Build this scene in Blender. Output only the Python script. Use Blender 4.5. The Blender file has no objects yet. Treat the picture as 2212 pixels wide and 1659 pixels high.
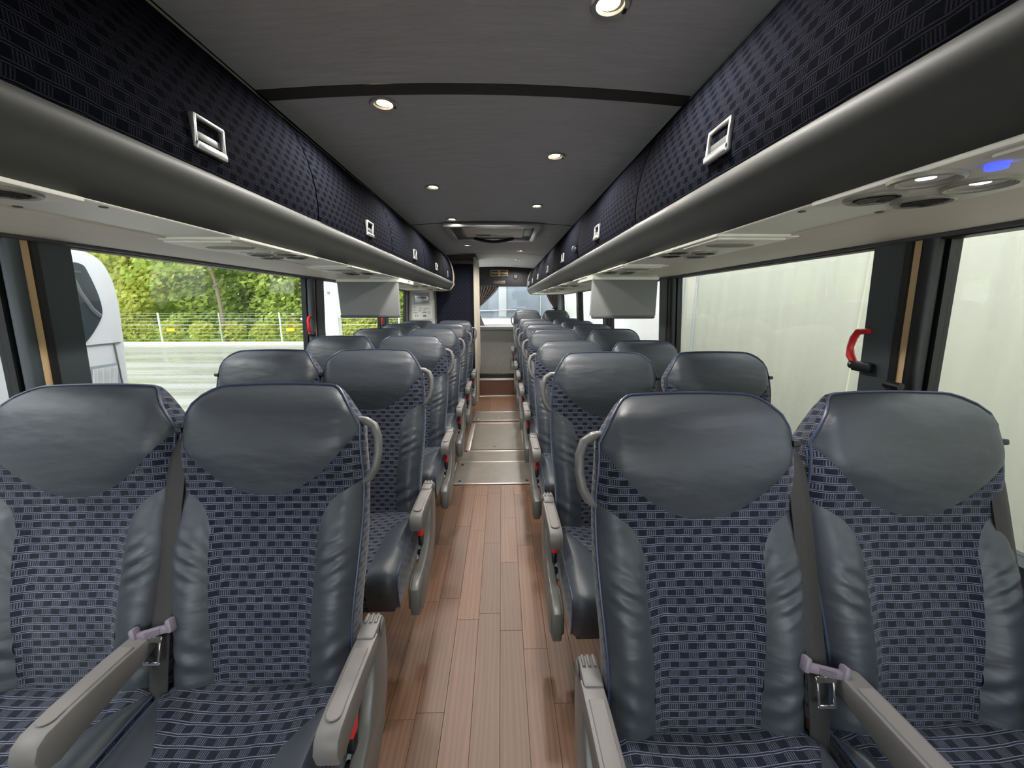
import bpy, bmesh, math, random
from mathutils import Vector, Matrix
random.seed(7)
S = bpy.context.scene
COL = S.collection
PI = math.pi

# ------------------------------------------------------------------ camera, sky, exposure
cd = bpy.data.cameras.new('camera'); cam = bpy.data.objects.new('camera', cd); COL.objects.link(cam)
cam.location = (0.072, 0.0, 1.36)
yaw, pitch = math.radians(1.5045), math.radians(11.738)
fw = Vector((math.sin(yaw) * math.cos(pitch), math.cos(yaw) * math.cos(pitch), -math.sin(pitch)))
cam.rotation_euler = fw.to_track_quat('-Z', 'Y').to_euler()
cd.sensor_fit = 'HORIZONTAL'; cd.sensor_width = 36.0
cd.lens = 835.0 / 2212.0 * 36.0
cd.clip_start = 0.02; cd.clip_end = 400
S.camera = cam

w = bpy.data.worlds.new('overcast_sky'); S.world = w; w.use_nodes = True
bg = w.node_tree.nodes['Background']
bg.inputs['Color'].default_value = (0.93, 0.97, 1.0, 1); bg.inputs['Strength'].default_value = 3.0

sd = bpy.data.lights.new('sun', 'SUN'); sun = bpy.data.objects.new('sun', sd); COL.objects.link(sun)
sd.energy = 7.0; sd.angle = math.radians(40); sd.color = (1.0, 0.96, 0.88)
sun.rotation_euler = Vector((.36, .36, -.86)).to_track_quat('-Z', 'Y').to_euler()

S.view_settings.view_transform = 'Standard'
S.view_settings.look = 'None'
S.view_settings.gamma = 1.0
S.view_settings.use_curve_mapping = False
S.view_settings.exposure = 0.95
LAMP_W = 17.0
GLASS_T = 0.62

# ------------------------------------------------------------------ helpers
def lin(c):
    def f(v):
        v /= 255.0
        return v / 12.92 if v <= 0.04045 else ((v + 0.055) / 1.055) ** 2.4
    return (f(c[0]), f(c[1]), f(c[2]), 1.0)

class NT:
    def __init__(s, name):
        s.m = bpy.data.materials.new(name); s.m.use_nodes = True
        s.t = s.m.node_tree; s.b = s.t.nodes['Principled BSDF']; s.out = s.t.nodes['Material Output']
    def n(s, ty, **kw):
        nd = s.t.nodes.new(ty)
        for k, v in kw.items(): setattr(nd, k, v)
        return nd
    def l(s, a, b): s.t.links.new(a, b)
    def val(s, sock, v):
        if hasattr(v, 'node'): s.l(v, sock)
        else: sock.default_value = v
    def math(s, op, a, b=0.0, c=None):
        nd = s.n('ShaderNodeMath', operation=op)
        s.val(nd.inputs[0], a); s.val(nd.inputs[1], b)
        if c is not None: s.val(nd.inputs[2], c)
        return nd.outputs[0]
    def mix(s, f, a, b):
        nd = s.n('ShaderNodeMix', data_type='RGBA')
        s.val(nd.inputs[0], f); s.val(nd.inputs[6], a); s.val(nd.inputs[7], b)
        return nd.outputs[2]
    def coords(s, kind='Object', scale=(1, 1, 1)):
        tc = s.n('ShaderNodeTexCoord'); mp = s.n('ShaderNodeMapping')
        mp.inputs['Scale'].default_value = scale
        s.l(tc.outputs[kind], mp.inputs['Vector']); return mp.outputs[0]
    def noise(s, vec, scale, detail=3.0, rough=0.5):
        nd = s.n('ShaderNodeTexNoise'); s.l(vec, nd.inputs['Vector'])
        nd.inputs['Scale'].default_value = scale; nd.inputs['Detail'].default_value = detail
        nd.inputs['Roughness'].default_value = rough
        return nd.outputs['Fac']
    def bump(s, h, strength, dist=0.002, prev=None):
        nd = s.n('ShaderNodeBump'); nd.inputs['Strength'].default_value = strength; nd.inputs['Distance'].default_value = dist
        s.l(h, nd.inputs['Height'])
        if prev is not None: s.l(prev, nd.inputs['Normal'])
        return nd.outputs[0]

def plain(name, rgb, rough=0.5, metal=0.0, spec=0.5, var=0.12, nscale=14.0, bump=0.0, bscale=300.0, stretch=(1, 1, 1), coat=0.0, bdist=0.001):
    t = NT(name); c = lin(rgb); b = t.b
    v = t.coords('Object', stretch)
    f = t.noise(v, nscale, 4.0)
    d = (c[0] * (1 - var), c[1] * (1 - var), c[2] * (1 - var), 1); e = (min(1, c[0] * (1 + var)), min(1, c[1] * (1 + var)), min(1, c[2] * (1 + var)), 1)
    t.l(t.mix(f, d, e), b.inputs['Base Color'])
    b.inputs['Roughness'].default_value = rough; b.inputs['Metallic'].default_value = metal
    b.inputs['Specular IOR Level'].default_value = spec; b.inputs['Coat Weight'].default_value = coat
    if bump > 0: t.l(t.bump(t.noise(v, bscale, 3.0), bump, bdist), b.inputs['Normal'])
    return t.m

def leather(name, rgb, rough=0.42):
    t = NT(name); b = t.b; c = lin(rgb); v = t.coords('Object')
    oi = t.n('ShaderNodeObjectInfo')
    va = t.n('ShaderNodeVectorMath', operation='ADD'); t.l(v, va.inputs[0])
    t.l(t.math('MULTIPLY', oi.outputs['Random'], 40.0), va.inputs[1]); vv = va.outputs[0]
    f = t.noise(vv, 9.0, 4.0)
    t.l(t.mix(f, (c[0] * .85, c[1] * .85, c[2] * .87, 1), (c[0] * 1.2, c[1] * 1.2, c[2] * 1.2, 1)), b.inputs['Base Color'])
    b.inputs['Specular IOR Level'].default_value = 0.55
    t.l(t.math('MULTIPLY_ADD', t.noise(vv, 25.0), 0.18, rough - 0.09), b.inputs['Roughness'])
    # long soft folds running across, plus fine grain
    mp = t.n('ShaderNodeMapping'); mp.inputs['Scale'].default_value = (9, 9, 26); mp.inputs['Rotation'].default_value = (0, .5, 0); t.l(vv, mp.inputs[0])
    n1 = t.noise(mp.outputs[0], 1.0, 2.0, 0.45)
    b1 = t.bump(n1, 0.35, 0.012)
    vo = t.n('ShaderNodeTexVoronoi'); vo.inputs['Scale'].default_value = 420.0; t.l(v, vo.inputs['Vector'])
    b2 = t.bump(vo.outputs['Distance'], 0.10, 0.0008, b1)
    t.l(b2, b.inputs['Normal'])
    return t.m

def weave(name, dark, light, P=0.0178, Q=0.044, rough=0.95, wmax=1.0, blkk=0.5, sheen=0.15, spec=0.15):
    """woven moquette: pairs of thin light lines, rows of dashed blocks alternating with plain dark blocks; needs UV in metres"""
    t = NT(name); b = t.b
    uv = t.n('ShaderNodeUVMap'); sx = t.n('ShaderNodeSeparateXYZ')
    wob = t.n('ShaderNodeTexNoise'); wob.inputs['Scale'].default_value = 18.0; t.l(uv.outputs[0], wob.inputs['Vector'])
    t.l(uv.outputs[0], sx.inputs[0]); u = sx.outputs[0]
    v = t.math('MULTIPLY_ADD', wob.outputs['Fac'], 0.006, sx.outputs[1])
    r = t.math('DIVIDE', v, P); row = t.math('FLOOR', r); fv = t.math('FRACT', r)
    odd = t.math('MULTIPLY', t.math('FLOORED_MODULO', row, 2.0), 0.5)
    l1 = t.math('LESS_THAN', t.math('ABSOLUTE', t.math('SUBTRACT', fv, 0.07)), 0.04)
    l2 = t.math('LESS_THAN', t.math('ABSOLUTE', t.math('SUBTRACT', fv, 0.27)), 0.04)
    ucell = t.math('ADD', t.math('DIVIDE', u, Q), odd)
    cell = t.math('LESS_THAN', t.math('FRACT', ucell), 0.56)
    d1 = t.math('LESS_THAN', t.math('FRACT', t.math('DIVIDE', u, Q * 0.105)), 0.5)
    band = t.math('GREATER_THAN', fv, 0.36)
    blk = t.math('MULTIPLY', t.math('MULTIPLY', cell, d1), band)
    lines = t.math('MAXIMUM', l1, l2)
    nz = t.noise(uv.outputs[0], 160.0, 2.0)
    k = t.math('MULTIPLY', t.math('MAXIMUM', t.math('MULTIPLY', lines, 0.95), t.math('MULTIPLY', blk, blkk)), t.math('MULTIPLY_ADD', nz, 1.1, 0.3))
    fine = t.math('MULTIPLY', t.math('GREATER_THAN', t.noise(uv.outputs[0], 900.0, 0.0), 0.62), 0.10)
    k = t.math('MINIMUM', t.math('MAXIMUM', k, fine), wmax)
    t.l(t.mix(k, lin(dark), lin(light)), b.inputs['Base Color'])
    b.inputs['Roughness'].default_value = rough; b.inputs['Specular IOR Level'].default_value = spec
    b.inputs['Sheen Weight'].default_value = sheen; b.inputs['Sheen Roughness'].default_value = 0.5
    t.l(t.bump(k, 0.35, 0.001), b.inputs['Normal'])
    return t.m

def emis(name, rgb, strength):
    t = NT(name); b = t.b; c = lin(rgb)
    b.inputs['Base Color'].default_value = c; b.inputs['Emission Color'].default_value = c; b.inputs['Emission Strength'].default_value = strength
    return t.m

def glass(name, tint, refl=0.06, rough=0.02):
    t = NT(name); t.t.nodes.remove(t.b)
    tr = t.n('ShaderNodeBsdfTransparent'); tr.inputs[0].default_value = tint
    gl = t.n('ShaderNodeBsdfGlossy'); gl.inputs['Roughness'].default_value = rough
    lw = t.n('ShaderNodeLayerWeight'); lw.inputs['Blend'].default_value = 0.25
    mx = t.n('ShaderNodeMixShader')
    t.l(t.math('MULTIPLY_ADD', lw.outputs['Facing'], 0.25, refl * 0.4), mx.inputs[0])
    t.l(tr.outputs[0], mx.inputs[1]); t.l(gl.outputs[0], mx.inputs[2]); t.l(mx.outputs[0], t.out.inputs[0])
    return t.m

class MB:
    def __init__(s): s.v = []; s.f = []; s.uv = []
    def grid(s, pts, uvs=None, flip=False):
        o = len(s.v); R = len(pts); C = len(pts[0])
        for i in range(R):
            for j in range(C):
                s.v.append(tuple(pts[i][j])); s.uv.append(uvs[i][j] if uvs else (0, 0))
        for i in range(R - 1):
            for j in range(C - 1):
                q = (o + i * C + j, o + i * C + j + 1, o + (i + 1) * C + j + 1, o + (i + 1) * C + j)
                s.f.append(q[::-1] if flip else q)
        return s
    def poly(s, pts, uvs=None):
        o = len(s.v); s.v += [tuple(p) for p in pts]; s.uv += uvs if uvs else [(0, 0)] * len(pts)
        s.f.append(tuple(range(o, o + len(pts)))); return s
    def bm(s, b):
        b.verts.index_update(); o = len(s.v)
        s.v += [tuple(v.co) for v in b.verts]; s.uv += [(v.co.x + v.co.y, v.co.z) for v in b.verts]
        s.f += [tuple(o + v.index for v in f.verts) for f in b.faces]; b.free(); return s
    def box(s, c, d, r=0.0, seg=2, rot=None):
        b = bmesh.new(); bmesh.ops.create_cube(b, size=1.0)
        bmesh.ops.scale(b, vec=d, verts=b.verts)
        if r > 0: bmesh.ops.bevel(b, geom=b.edges[:], offset=min(r, min(d) * .49), segments=seg, affect='EDGES', profile=0.5)
        if rot is not None: bmesh.ops.rotate(b, cent=(0, 0, 0), matrix=rot, verts=b.verts)
        bmesh.ops.translate(b, vec=c, verts=b.verts)
        return s.bm(b)
    def prism(s, poly, axis, a, bb, r=0.0, seg=2):
        """poly: list of 2D points; extruded along axis from a to bb. axis 'x': (y,z); 'y': (x,z); 'z': (x,y)"""
        def P(p, t):
            return {'x': (t, p[0], p[1]), 'y': (p[0], t, p[1]), 'z': (p[0], p[1], t)}[axis]
        b = bmesh.new(); v1 = [b.verts.new(P(p, a)) for p in poly]; v2 = [b.verts.new(P(p, bb)) for p in poly]
        n = len(poly); f1 = b.faces.new(v1); f2 = b.faces.new(v2[::-1])
        for i in range(n): b.faces.new((v1[i], v2[i], v2[(i + 1) % n], v1[(i + 1) % n]))
        bmesh.ops.recalc_face_normals(b, faces=b.faces)
        if r > 0:
            ed = list(set(f1.edges[:] + f2.edges[:]))
            bmesh.ops.bevel(b, geom=ed, offset=r, segments=seg, affect='EDGES', profile=0.5)
        return s.bm(b)
    def tube(s, path, r, n=8, cap=True, closed=False):
        P = [Vector(p) for p in path]; m = len(P); o = len(s.v)
        rr = r if isinstance(r, (list, tuple)) else [r] * m
        up = None
        for i in range(m):
            if closed: d = (P[(i + 1) % m] - P[i - 1])
            else: d = P[min(i + 1, m - 1)] - P[max(i - 1, 0)]
            d.normalize()
            if up is None: up = Vector((0, 0, 1)) if abs(d.z) < .9 else Vector((0, 1, 0))
            a = d.cross(up); a.normalize(); c = a.cross(d); c.normalize(); up = c
            for k in range(n):
                t = 2 * PI * k / n
                s.v.append(tuple(P[i] + a * (math.cos(t) * rr[i]) + c * (math.sin(t) * rr[i]))); s.uv.append((0, 0))
        for i in range(m if closed else m - 1):
            for k in range(n):
                i2 = (i + 1) % m
                s.f.append((o + i * n + k, o + i * n + (k + 1) % n, o + i2 * n + (k + 1) % n, o + i2 * n + k))
        if cap and not closed:
            s.f.append(tuple(o + k for k in range(n))[::-1]); s.f.append(tuple(o + (m - 1) * n + k for k in range(n)))
        return s
    def lathe(s, prof, c, axis='z', n=20, cap=False):
        o = len(s.v); m = len(prof)
        for (r, h) in prof:
            for k in range(n):
                t = 2 * PI * k / n; x, y = r * math.cos(t), r * math.sin(t)
                p = {'z': (x, y, h), 'x': (h, x, y), 'y': (x, h, y)}[axis]
                s.v.append((p[0] + c[0], p[1] + c[1], p[2] + c[2])); s.uv.append((0, 0))
        for i in range(m - 1):
            for k in range(n): s.f.append((o + i * n + k, o + i * n + (k + 1) % n, o + (i + 1) * n + (k + 1) % n, o + (i + 1) * n + k))
        if cap: s.f.append(tuple(o + k for k in range(n))); s.f.append(tuple(o + (m - 1) * n + k for k in range(n)))
        return s
    def mesh(s, name, m, smooth=True, sharp=40):
        me = bpy.data.meshes.new(name); me.from_pydata(s.v, [], s.f)
        ul = me.uv_layers.new(name='UVMap')
        flat = []
        for lp in me.loops: flat += list(s.uv[lp.vertex_index])
        ul.data.foreach_set('uv', flat)
        me.materials.append(m)
        b = bmesh.new(); b.from_mesh(me); bmesh.ops.remove_doubles(b, verts=b.verts, dist=1e-6)
        bmesh.ops.recalc_face_normals(b, faces=b.faces); b.to_mesh(me); b.free()
        if smooth:
            me.polygons.foreach_set('use_smooth', [True] * len(me.polygons)); me.set_sharp_from_angle(angle=math.radians(sharp))
        me.update(); return me

def link(name, me, parent=None, loc=None, rot=None):
    o = bpy.data.objects.new(name, me); COL.objects.link(o)
    if parent is not None: o.parent = parent
    if loc is not None: o.location = loc
    if rot is not None: o.rotation_euler = rot
    return o
def part(name, mb, m, parent=None, smooth=True, sharp=40, loc=None, rot=None):
    return link(name, mb.mesh(name, m, smooth, sharp), parent, loc, rot)
def thing(name, label, cat, loc=(0, 0, 0), group=None, rz=0.0):
    o = bpy.data.objects.new(name, None); COL.objects.link(o); o.location = loc; o.rotation_euler = (0, 0, rz); o.empty_display_size = .05
    return tag(o, label, cat, group)
def tag(o, label=None, cat=None, group=None, kind=None):
    if label: o['label'] = label
    if cat: o['category'] = cat
    if group: o['group'] = group
    if kind: o['kind'] = kind
    return o
def struct(name, label=None, loc=(0, 0, 0)):
    o = bpy.data.objects.new(name, None); COL.objects.link(o); o.location = loc; o['kind'] = 'structure'
    if label: o['label'] = label
    return o
def sst(a, b, x):
    t = max(0.0, min(1.0, (x - a) / (b - a))); return t * t * (3 - 2 * t)
ORD = ['nearest', 'second', 'third', 'fourth', 'fifth', 'sixth', 'seventh', 'eighth', 'ninth']
def text_mesh(txt, size, m, name='lettering', ext=0.0008):
    cu = bpy.data.curves.new(name, 'FONT'); cu.body = txt; cu.size = size; cu.align_x = 'CENTER'; cu.align_y = 'CENTER'; cu.extrude = ext; cu.resolution_u = 3
    ob = bpy.data.objects.new(name, cu); COL.objects.link(ob); bpy.context.view_layer.update()
    me = bpy.data.meshes.new_from_object(ob.evaluated_get(bpy.context.evaluated_depsgraph_get()))
    bpy.data.objects.remove(ob); bpy.data.curves.remove(cu); me.materials.clear(); me.materials.append(m); me.name = name
    return me

# ------------------------------------------------------------------ materials
M = {}
M['leather'] = leather('grey_leather', (56, 61, 67), .44)
M['fabric'] = weave('navy_moquette', (17, 20, 33), (116, 121, 138), Q=0.040)
M['binfab'] = weave('black_rack_moquette', (7, 9, 14), (46, 47, 57), P=0.022, Q=0.044, blkk=.6, sheen=0.0, spec=0.02)
M['wallfab'] = weave('black_wall_moquette', (15, 17, 27), (48, 50, 66), P=0.03, Q=0.05)
M['piping'] = plain('piping_navy', (52, 62, 84), 0.4)
M['shell'] = plain('seat_back_black', (26, 26, 29), 0.8)
M['arm'] = plain('armrest_grey', (106, 104, 101), 0.5, bump=0.08, bscale=600, var=.05)
M['pad'] = plain('armrest_pad_grey', (114, 111, 107), 0.6, bump=0.12, bscale=500, var=.05)
M['panel'] = plain('end_panel_grey', (100, 101, 98), 0.33, var=.06)
M['handle'] = plain('grab_handle_grey', (98, 98, 96), 0.38, var=.06)
M['red'] = plain('red_plastic', (222, 40, 44), 0.35, var=.05)
M['black'] = plain('black_plastic', (20, 20, 22), 0.4)
M['belt'] = plain('belt_webbing', (44, 43, 42), 0.7, bump=0.4, bscale=40, stretch=(30, 1, 1))
M['beltplate'] = plain('belt_plate_mauve', (120, 112, 124), 0.45, var=.04)
M['chrome'] = plain('chrome', (215, 215, 215), 0.18, 1.0, var=.03)
M['satin'] = plain('satin_metal', (190, 190, 188), 0.32, 0.85, var=.04)
M['alu'] = plain('aluminium_strip', (200, 192, 182), 0.35, 0.6, var=.06)
M['ceil'] = plain('ceiling_suede', (190, 193, 198), 0.95, spec=.2, var=.10, nscale=5, stretch=(1, 3.5, 1), bump=0.5, bscale=7, bdist=0.006)
M['ceilstrip'] = plain('ceiling_seam', (58, 58, 58), 0.8)
M['mold'] = plain('rack_moulding', (72, 74, 72), 0.6, var=.05)
M['rackrail'] = plain('rack_top_rail', (160, 152, 136), 0.5)
M['under'] = plain('rack_underside', (244, 244, 232), 0.45, var=.03)
M['strip'] = plain('window_header', (232, 224, 210), 0.6, var=.05, stretch=(1, 1, 1))
M['dark'] = plain('dark_void', (10, 10, 11), 0.7)
M['vent'] = plain('vent_plastic', (40, 41, 40), 0.3)
M['ventring'] = plain('vent_ring', (150, 150, 138), 0.35)
M['grille'] = plain('speaker_grille', (168, 168, 150), 0.6, bump=.6, bscale=900)
M['pillar'] = plain('pillar_grey', (72, 80, 84), 0.5, var=.06)
M['pillarblk'] = plain('pillar_black', (24, 25, 27), 0.45)
M['gold'] = plain('gold_strip', (250, 214, 164), 0.5, var=.05)
M['sidewall'] = plain('side_wall_grey', (84, 85, 86), 0.9, bump=.4, bscale=500)
M['tvgrey'] = plain('monitor_shell', (128, 130, 129), 0.55, var=.04)
M['tvdark'] = plain('monitor_edge', (84, 86, 86), 0.5, var=.04)
M['offwhite'] = plain('off_white_panel', (218, 214, 204), 0.5, var=.03)
M['paper'] = plain('notice_paper', (240, 240, 228), 0.7, var=.02)
M['ink'] = plain('notice_ink', (110, 112, 112), 0.8)
M['greyplate'] = plain('grey_plate', (172, 178, 178), 0.4, var=.03)
M['headerbrown'] = plain('header_brown', (70, 58, 55), 0.5)
M['beige'] = plain('beige_jamb', (196, 186, 168), 0.55, var=.06)
M['fascia'] = plain('fascia_dark', (21, 21, 23), 0.7)
M['signgold'] = plain('sign_gold', (206, 178, 128), 0.35, 0.4, var=.03)
M['carpet'] = plain('grey_carpet', (84, 83, 78), 0.98, spec=.1, var=.5, nscale=45, bump=.6, bscale=350)
M['rearpanel'] = plain('rear_panel', (84, 84, 79), 0.7)
M['curtain'] = plain('mauve_curtain', (160, 146, 143), 0.9, var=.10, nscale=40)
M['worn'] = plain('worn_floor_vinyl', (112, 104, 94), 0.4, var=.25, nscale=9, bump=.2, bscale=160)
M['warm'] = emis('warm_lamp', (255, 226, 186), 26.0)
M['cool'] = emis('cool_reading_lamp', (226, 220, 255), 6.0)
M['bluebtn'] = emis('blue_button', (80, 100, 255), 0.55)
M['glass'] = glass('tinted_window_glass', (GLASS_T * .97, GLASS_T * .985, GLASS_T, 1))
M['clear'] = glass('clear_windscreen_glass', (.88, .89, .89, 1))
M['white'] = plain('white_paint', (250, 250, 247), 0.3, var=.02, nscale=3)
M['cream'] = plain('cream_trailer', (206, 208, 190), 0.6, var=.14, nscale=2.0, stretch=(1, 5, .35))
M['busglass'] = plain('coach_dark_glass', (70, 80, 84), 0.08, spec=.8, var=.1, nscale=1.2)
M['screen'] = plain('coach_windscreen', (128, 138, 146), 0.12, spec=.7, var=.12, nscale=1.5)
M['seam'] = plain('panel_seam', (120, 120, 118), 0.6)
M['tyre'] = plain('tyre', (28, 28, 28), 0.8)
M['bark'] = plain('bark', (132, 120, 100), 0.9, var=.3, nscale=20, bump=.6, bscale=40)
M['kerb'] = plain('kerb_concrete', (214, 212, 200), 0.8)
M['postwhite'] = plain('white_post', (236, 236, 228), 0.5)
M['wire'] = plain('fence_wire', (186, 190, 182), 0.5, 0.3)
M['yellow'] = plain('yellow_tag', (236, 206, 40), 0.6)

def wood_mat(name, base):
    t = NT(name); b = t.b; v = t.coords('Object'); oi = t.n('ShaderNodeObjectInfo')
    va = t.n('ShaderNodeVectorMath', operation='ADD'); t.l(v, va.inputs[0]); t.l(t.math('MULTIPLY', oi.outputs['Random'], 60.0), va.inputs[1])
    mp = t.n('ShaderNodeMapping'); mp.inputs['Scale'].default_value = (60, 2.2, 1); t.l(va.outputs[0], mp.inputs[0])
    g = t.noise(mp.outputs[0], 1.0, 5.0, 0.6)
    mp2 = t.n('ShaderNodeMapping'); mp2.inputs['Scale'].default_value = (14, 1.2, 1); t.l(va.outputs[0], mp2.inputs[0])
    wv = t.n('ShaderNodeTexWave'); wv.inputs['Scale'].default_value = 1.2; wv.inputs['Distortion'].default_value = 7.0; wv.inputs['Detail'].default_value = 3; t.l(mp2.outputs[0], wv.inputs[0])
    k = t.math('ADD', t.math('MULTIPLY', g, 0.65), t.math('MULTIPLY', wv.outputs['Fac'], 0.35))
    c = lin(base); lo = (c[0] * .62, c[1] * .6, c[2] * .58, 1); hi = (c[0] * 1.38, c[1] * 1.34, c[2] * 1.28, 1)
    col = t.mix(k, lo, hi)
    tone = t.mix(oi.outputs['Random'], (.80, .82, .84, 1), (1.12, 1.06, .98, 1))
    mm = t.n('ShaderNodeMix', data_type='RGBA', blend_type='MULTIPLY'); mm.inputs[0].default_value = 1.0
    t.l(col, mm.inputs[6]); t.l(tone, mm.inputs[7]); t.l(mm.outputs[2], b.inputs['Base Color'])
    b.inputs['Roughness'].default_value = 0.42
    t.l(t.bump(g, 0.12, 0.001), b.inputs['Normal'])
    return t.m
M['wood'] = wood_mat('wood_vinyl', (110, 80, 60))
M['woodstep'] = wood_mat('wood_step', (92, 62, 50))

def asphalt():
    t = NT('wet_asphalt'); b = t.b; v = t.coords('Object', (.12, .9, 1)); f = t.noise(v, 1.0, 4.0)
    f2 = t.noise(t.coords('Object'), 9.0, 5.0)
    t.l(t.mix(f2, lin((122, 124, 119)), lin((168, 169, 163))), b.inputs['Base Color'])
    cr = t.n('ShaderNodeMapRange'); cr.inputs[1].default_value = .4; cr.inputs[2].default_value = .62; cr.inputs[3].default_value = .12; cr.inputs[4].default_value = .5
    t.l(f, cr.inputs[0]); t.l(cr.outputs[0], b.inputs['Roughness'])
    b.inputs['Specular IOR Level'].default_value = .7
    return t.m
M['asphalt'] = asphalt()

def leafmat(name, a, c):
    t = NT(name); t.t.nodes.remove(t.b)
    v = t.coords('Object'); f = t.noise(v, 0.9, 2.0); f2 = t.noise(v, 7.0, 1.0)
    k = t.math('ADD', t.math('MULTIPLY', f, .6), t.math('MULTIPLY', f2, .55)); k = t.math('SUBTRACT', k, .08)
    col = t.mix(k, lin(a), lin(c))
    d = t.n('ShaderNodeBsdfDiffuse'); tr = t.n('ShaderNodeBsdfTranslucent'); mx = t.n('ShaderNodeMixShader'); mx.inputs[0].default_value = .4
    t.l(col, d.inputs[0]); t.l(col, tr.inputs[0]); t.l(d.outputs[0], mx.inputs[1]); t.l(tr.outputs[0], mx.inputs[2]); t.l(mx.outputs[0], t.out.inputs[0])
    return t.m
M['leafA'] = leafmat('leaf_mid_green', (124, 154, 66), (216, 230, 130))
M['leafB'] = leafmat('leaf_yellow_green', (150, 166, 66), (240, 240, 140))
M['leafC'] = leafmat('leaf_deep_green', (102, 134, 68), (188, 210, 118))

# ------------------------------------------------------------------ shell of the bus
Y0, Y1 = -1.9, 7.95
WX = lambda z: 1.155 + 0.06 * (1.52 - z)          # inner face of the side walls leans in towards the top

floor = struct('floor')
part('floor_base', MB().box((0, 1.0, -0.03), (2.5, 9.2, 0.05)), M['wood'], floor)
pw = 0.0945
i = 0
for cxi in range(-4, 5):
    y = 0.02 + random.random() * .35 - (0.3 if cxi % 2 else 0)
    while y < 2.74:
        ln = random.choice([0.52, 0.6, 0.68, 0.44])
        a, bb = max(y, 0.0), min(y + ln, 2.742)
        if bb - a > .03:
            part('plank', MB().box((0, 0, 0), (pw - .0008, bb - a - .0008, 0.008), .0006, 1), M['wood'], floor, smooth=False, loc=((cxi + .12) * pw, (a + bb) / 2, -0.003))
        y += ln
# access plates and metal strips let into the aisle floor further back
for n, (a, bb, x0, x1) in enumerate([(2.775, 3.175, -.33, .33), (3.19, 3.425, -.33, .33), (3.48, 4.29, -.235, .275), (4.43, 4.77, -.27, .285)]):
    part('floor_plate', MB().box(((x0 + x1) / 2, (a + bb) / 2, -0.002), (x1 - x0, bb - a, 0.008), .001, 1), M['worn'], floor, smooth=False)
for (x0, x1, a, bb) in [(-.31, .30, 2.755, 2.775), (-.31, .30, 3.175, 3.192), (-.26, .30, 3.425, 3.455), (-.25, .29, 4.29, 4.32), (-.28, -.235, 3.455, 4.29), (.275, .30, 3.455, 4.29),
                        (-.28, .30, 4.40, 4.43), (-.28, .30, 4.77, 4.795), (-.335, -.32, 3.0, 3.175)]:
    part('metal_strip', MB().box(((x0 + x1) / 2, (a + bb) / 2, 0.002), (x1 - x0, bb - a, 0.007), .002, 2), M['alu'], floor)
for (x, y) in [(-.26, 2.81), (.26, 2.81), (-.27, 3.12), (.0, 3.56), (-.22, 4.47), (.03, 4.52), (-.22, 4.72)]:
    part('floor_screw', MB().lathe([(0, .005), (.012, .004), (.014, 0)], (x, y, .002), 'z', 12), M['chrome'], floor)
for k in range(6):
    part('plank', MB().box((0, 0, 0), (pw - .001, .82, .008), .0006, 1), M['wood'], floor, smooth=False, loc=((k - 2.5) * pw, 5.215, -.003))
# step up at the rear, carpeted slope and rear shelf
stp = tag(struct('floor_step'), None)
part('step_riser', MB().box((.0, 5.70, .12), (.62, .10, .24), .003, 1), M['woodstep'], stp, smooth=False)
part('metal_strip', MB().box((0, 5.648, .008), (.56, .012, .016), .003), M['alu'], stp)
part('step_nosing', MB().box((0, 5.69, .254), (.62, .10, .028), .006), M['alu'], stp)
part('second_riser', MB().box((0, 5.74, .304), (.62, .10, .072), .003), M['black'], stp)
part('carpet_slope', MB().grid([[(-.34 + .68 * i / 8, 5.70 + 1.3 * j / 8, .34 + .335 * j / 8) for i in range(9)] for j in range(9)]), M['carpet'], stp)
part('seat_platform', MB().box((.77, 6.35, .135), (.88, 1.3, .27), .01), M['carpet'], stp)

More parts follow.
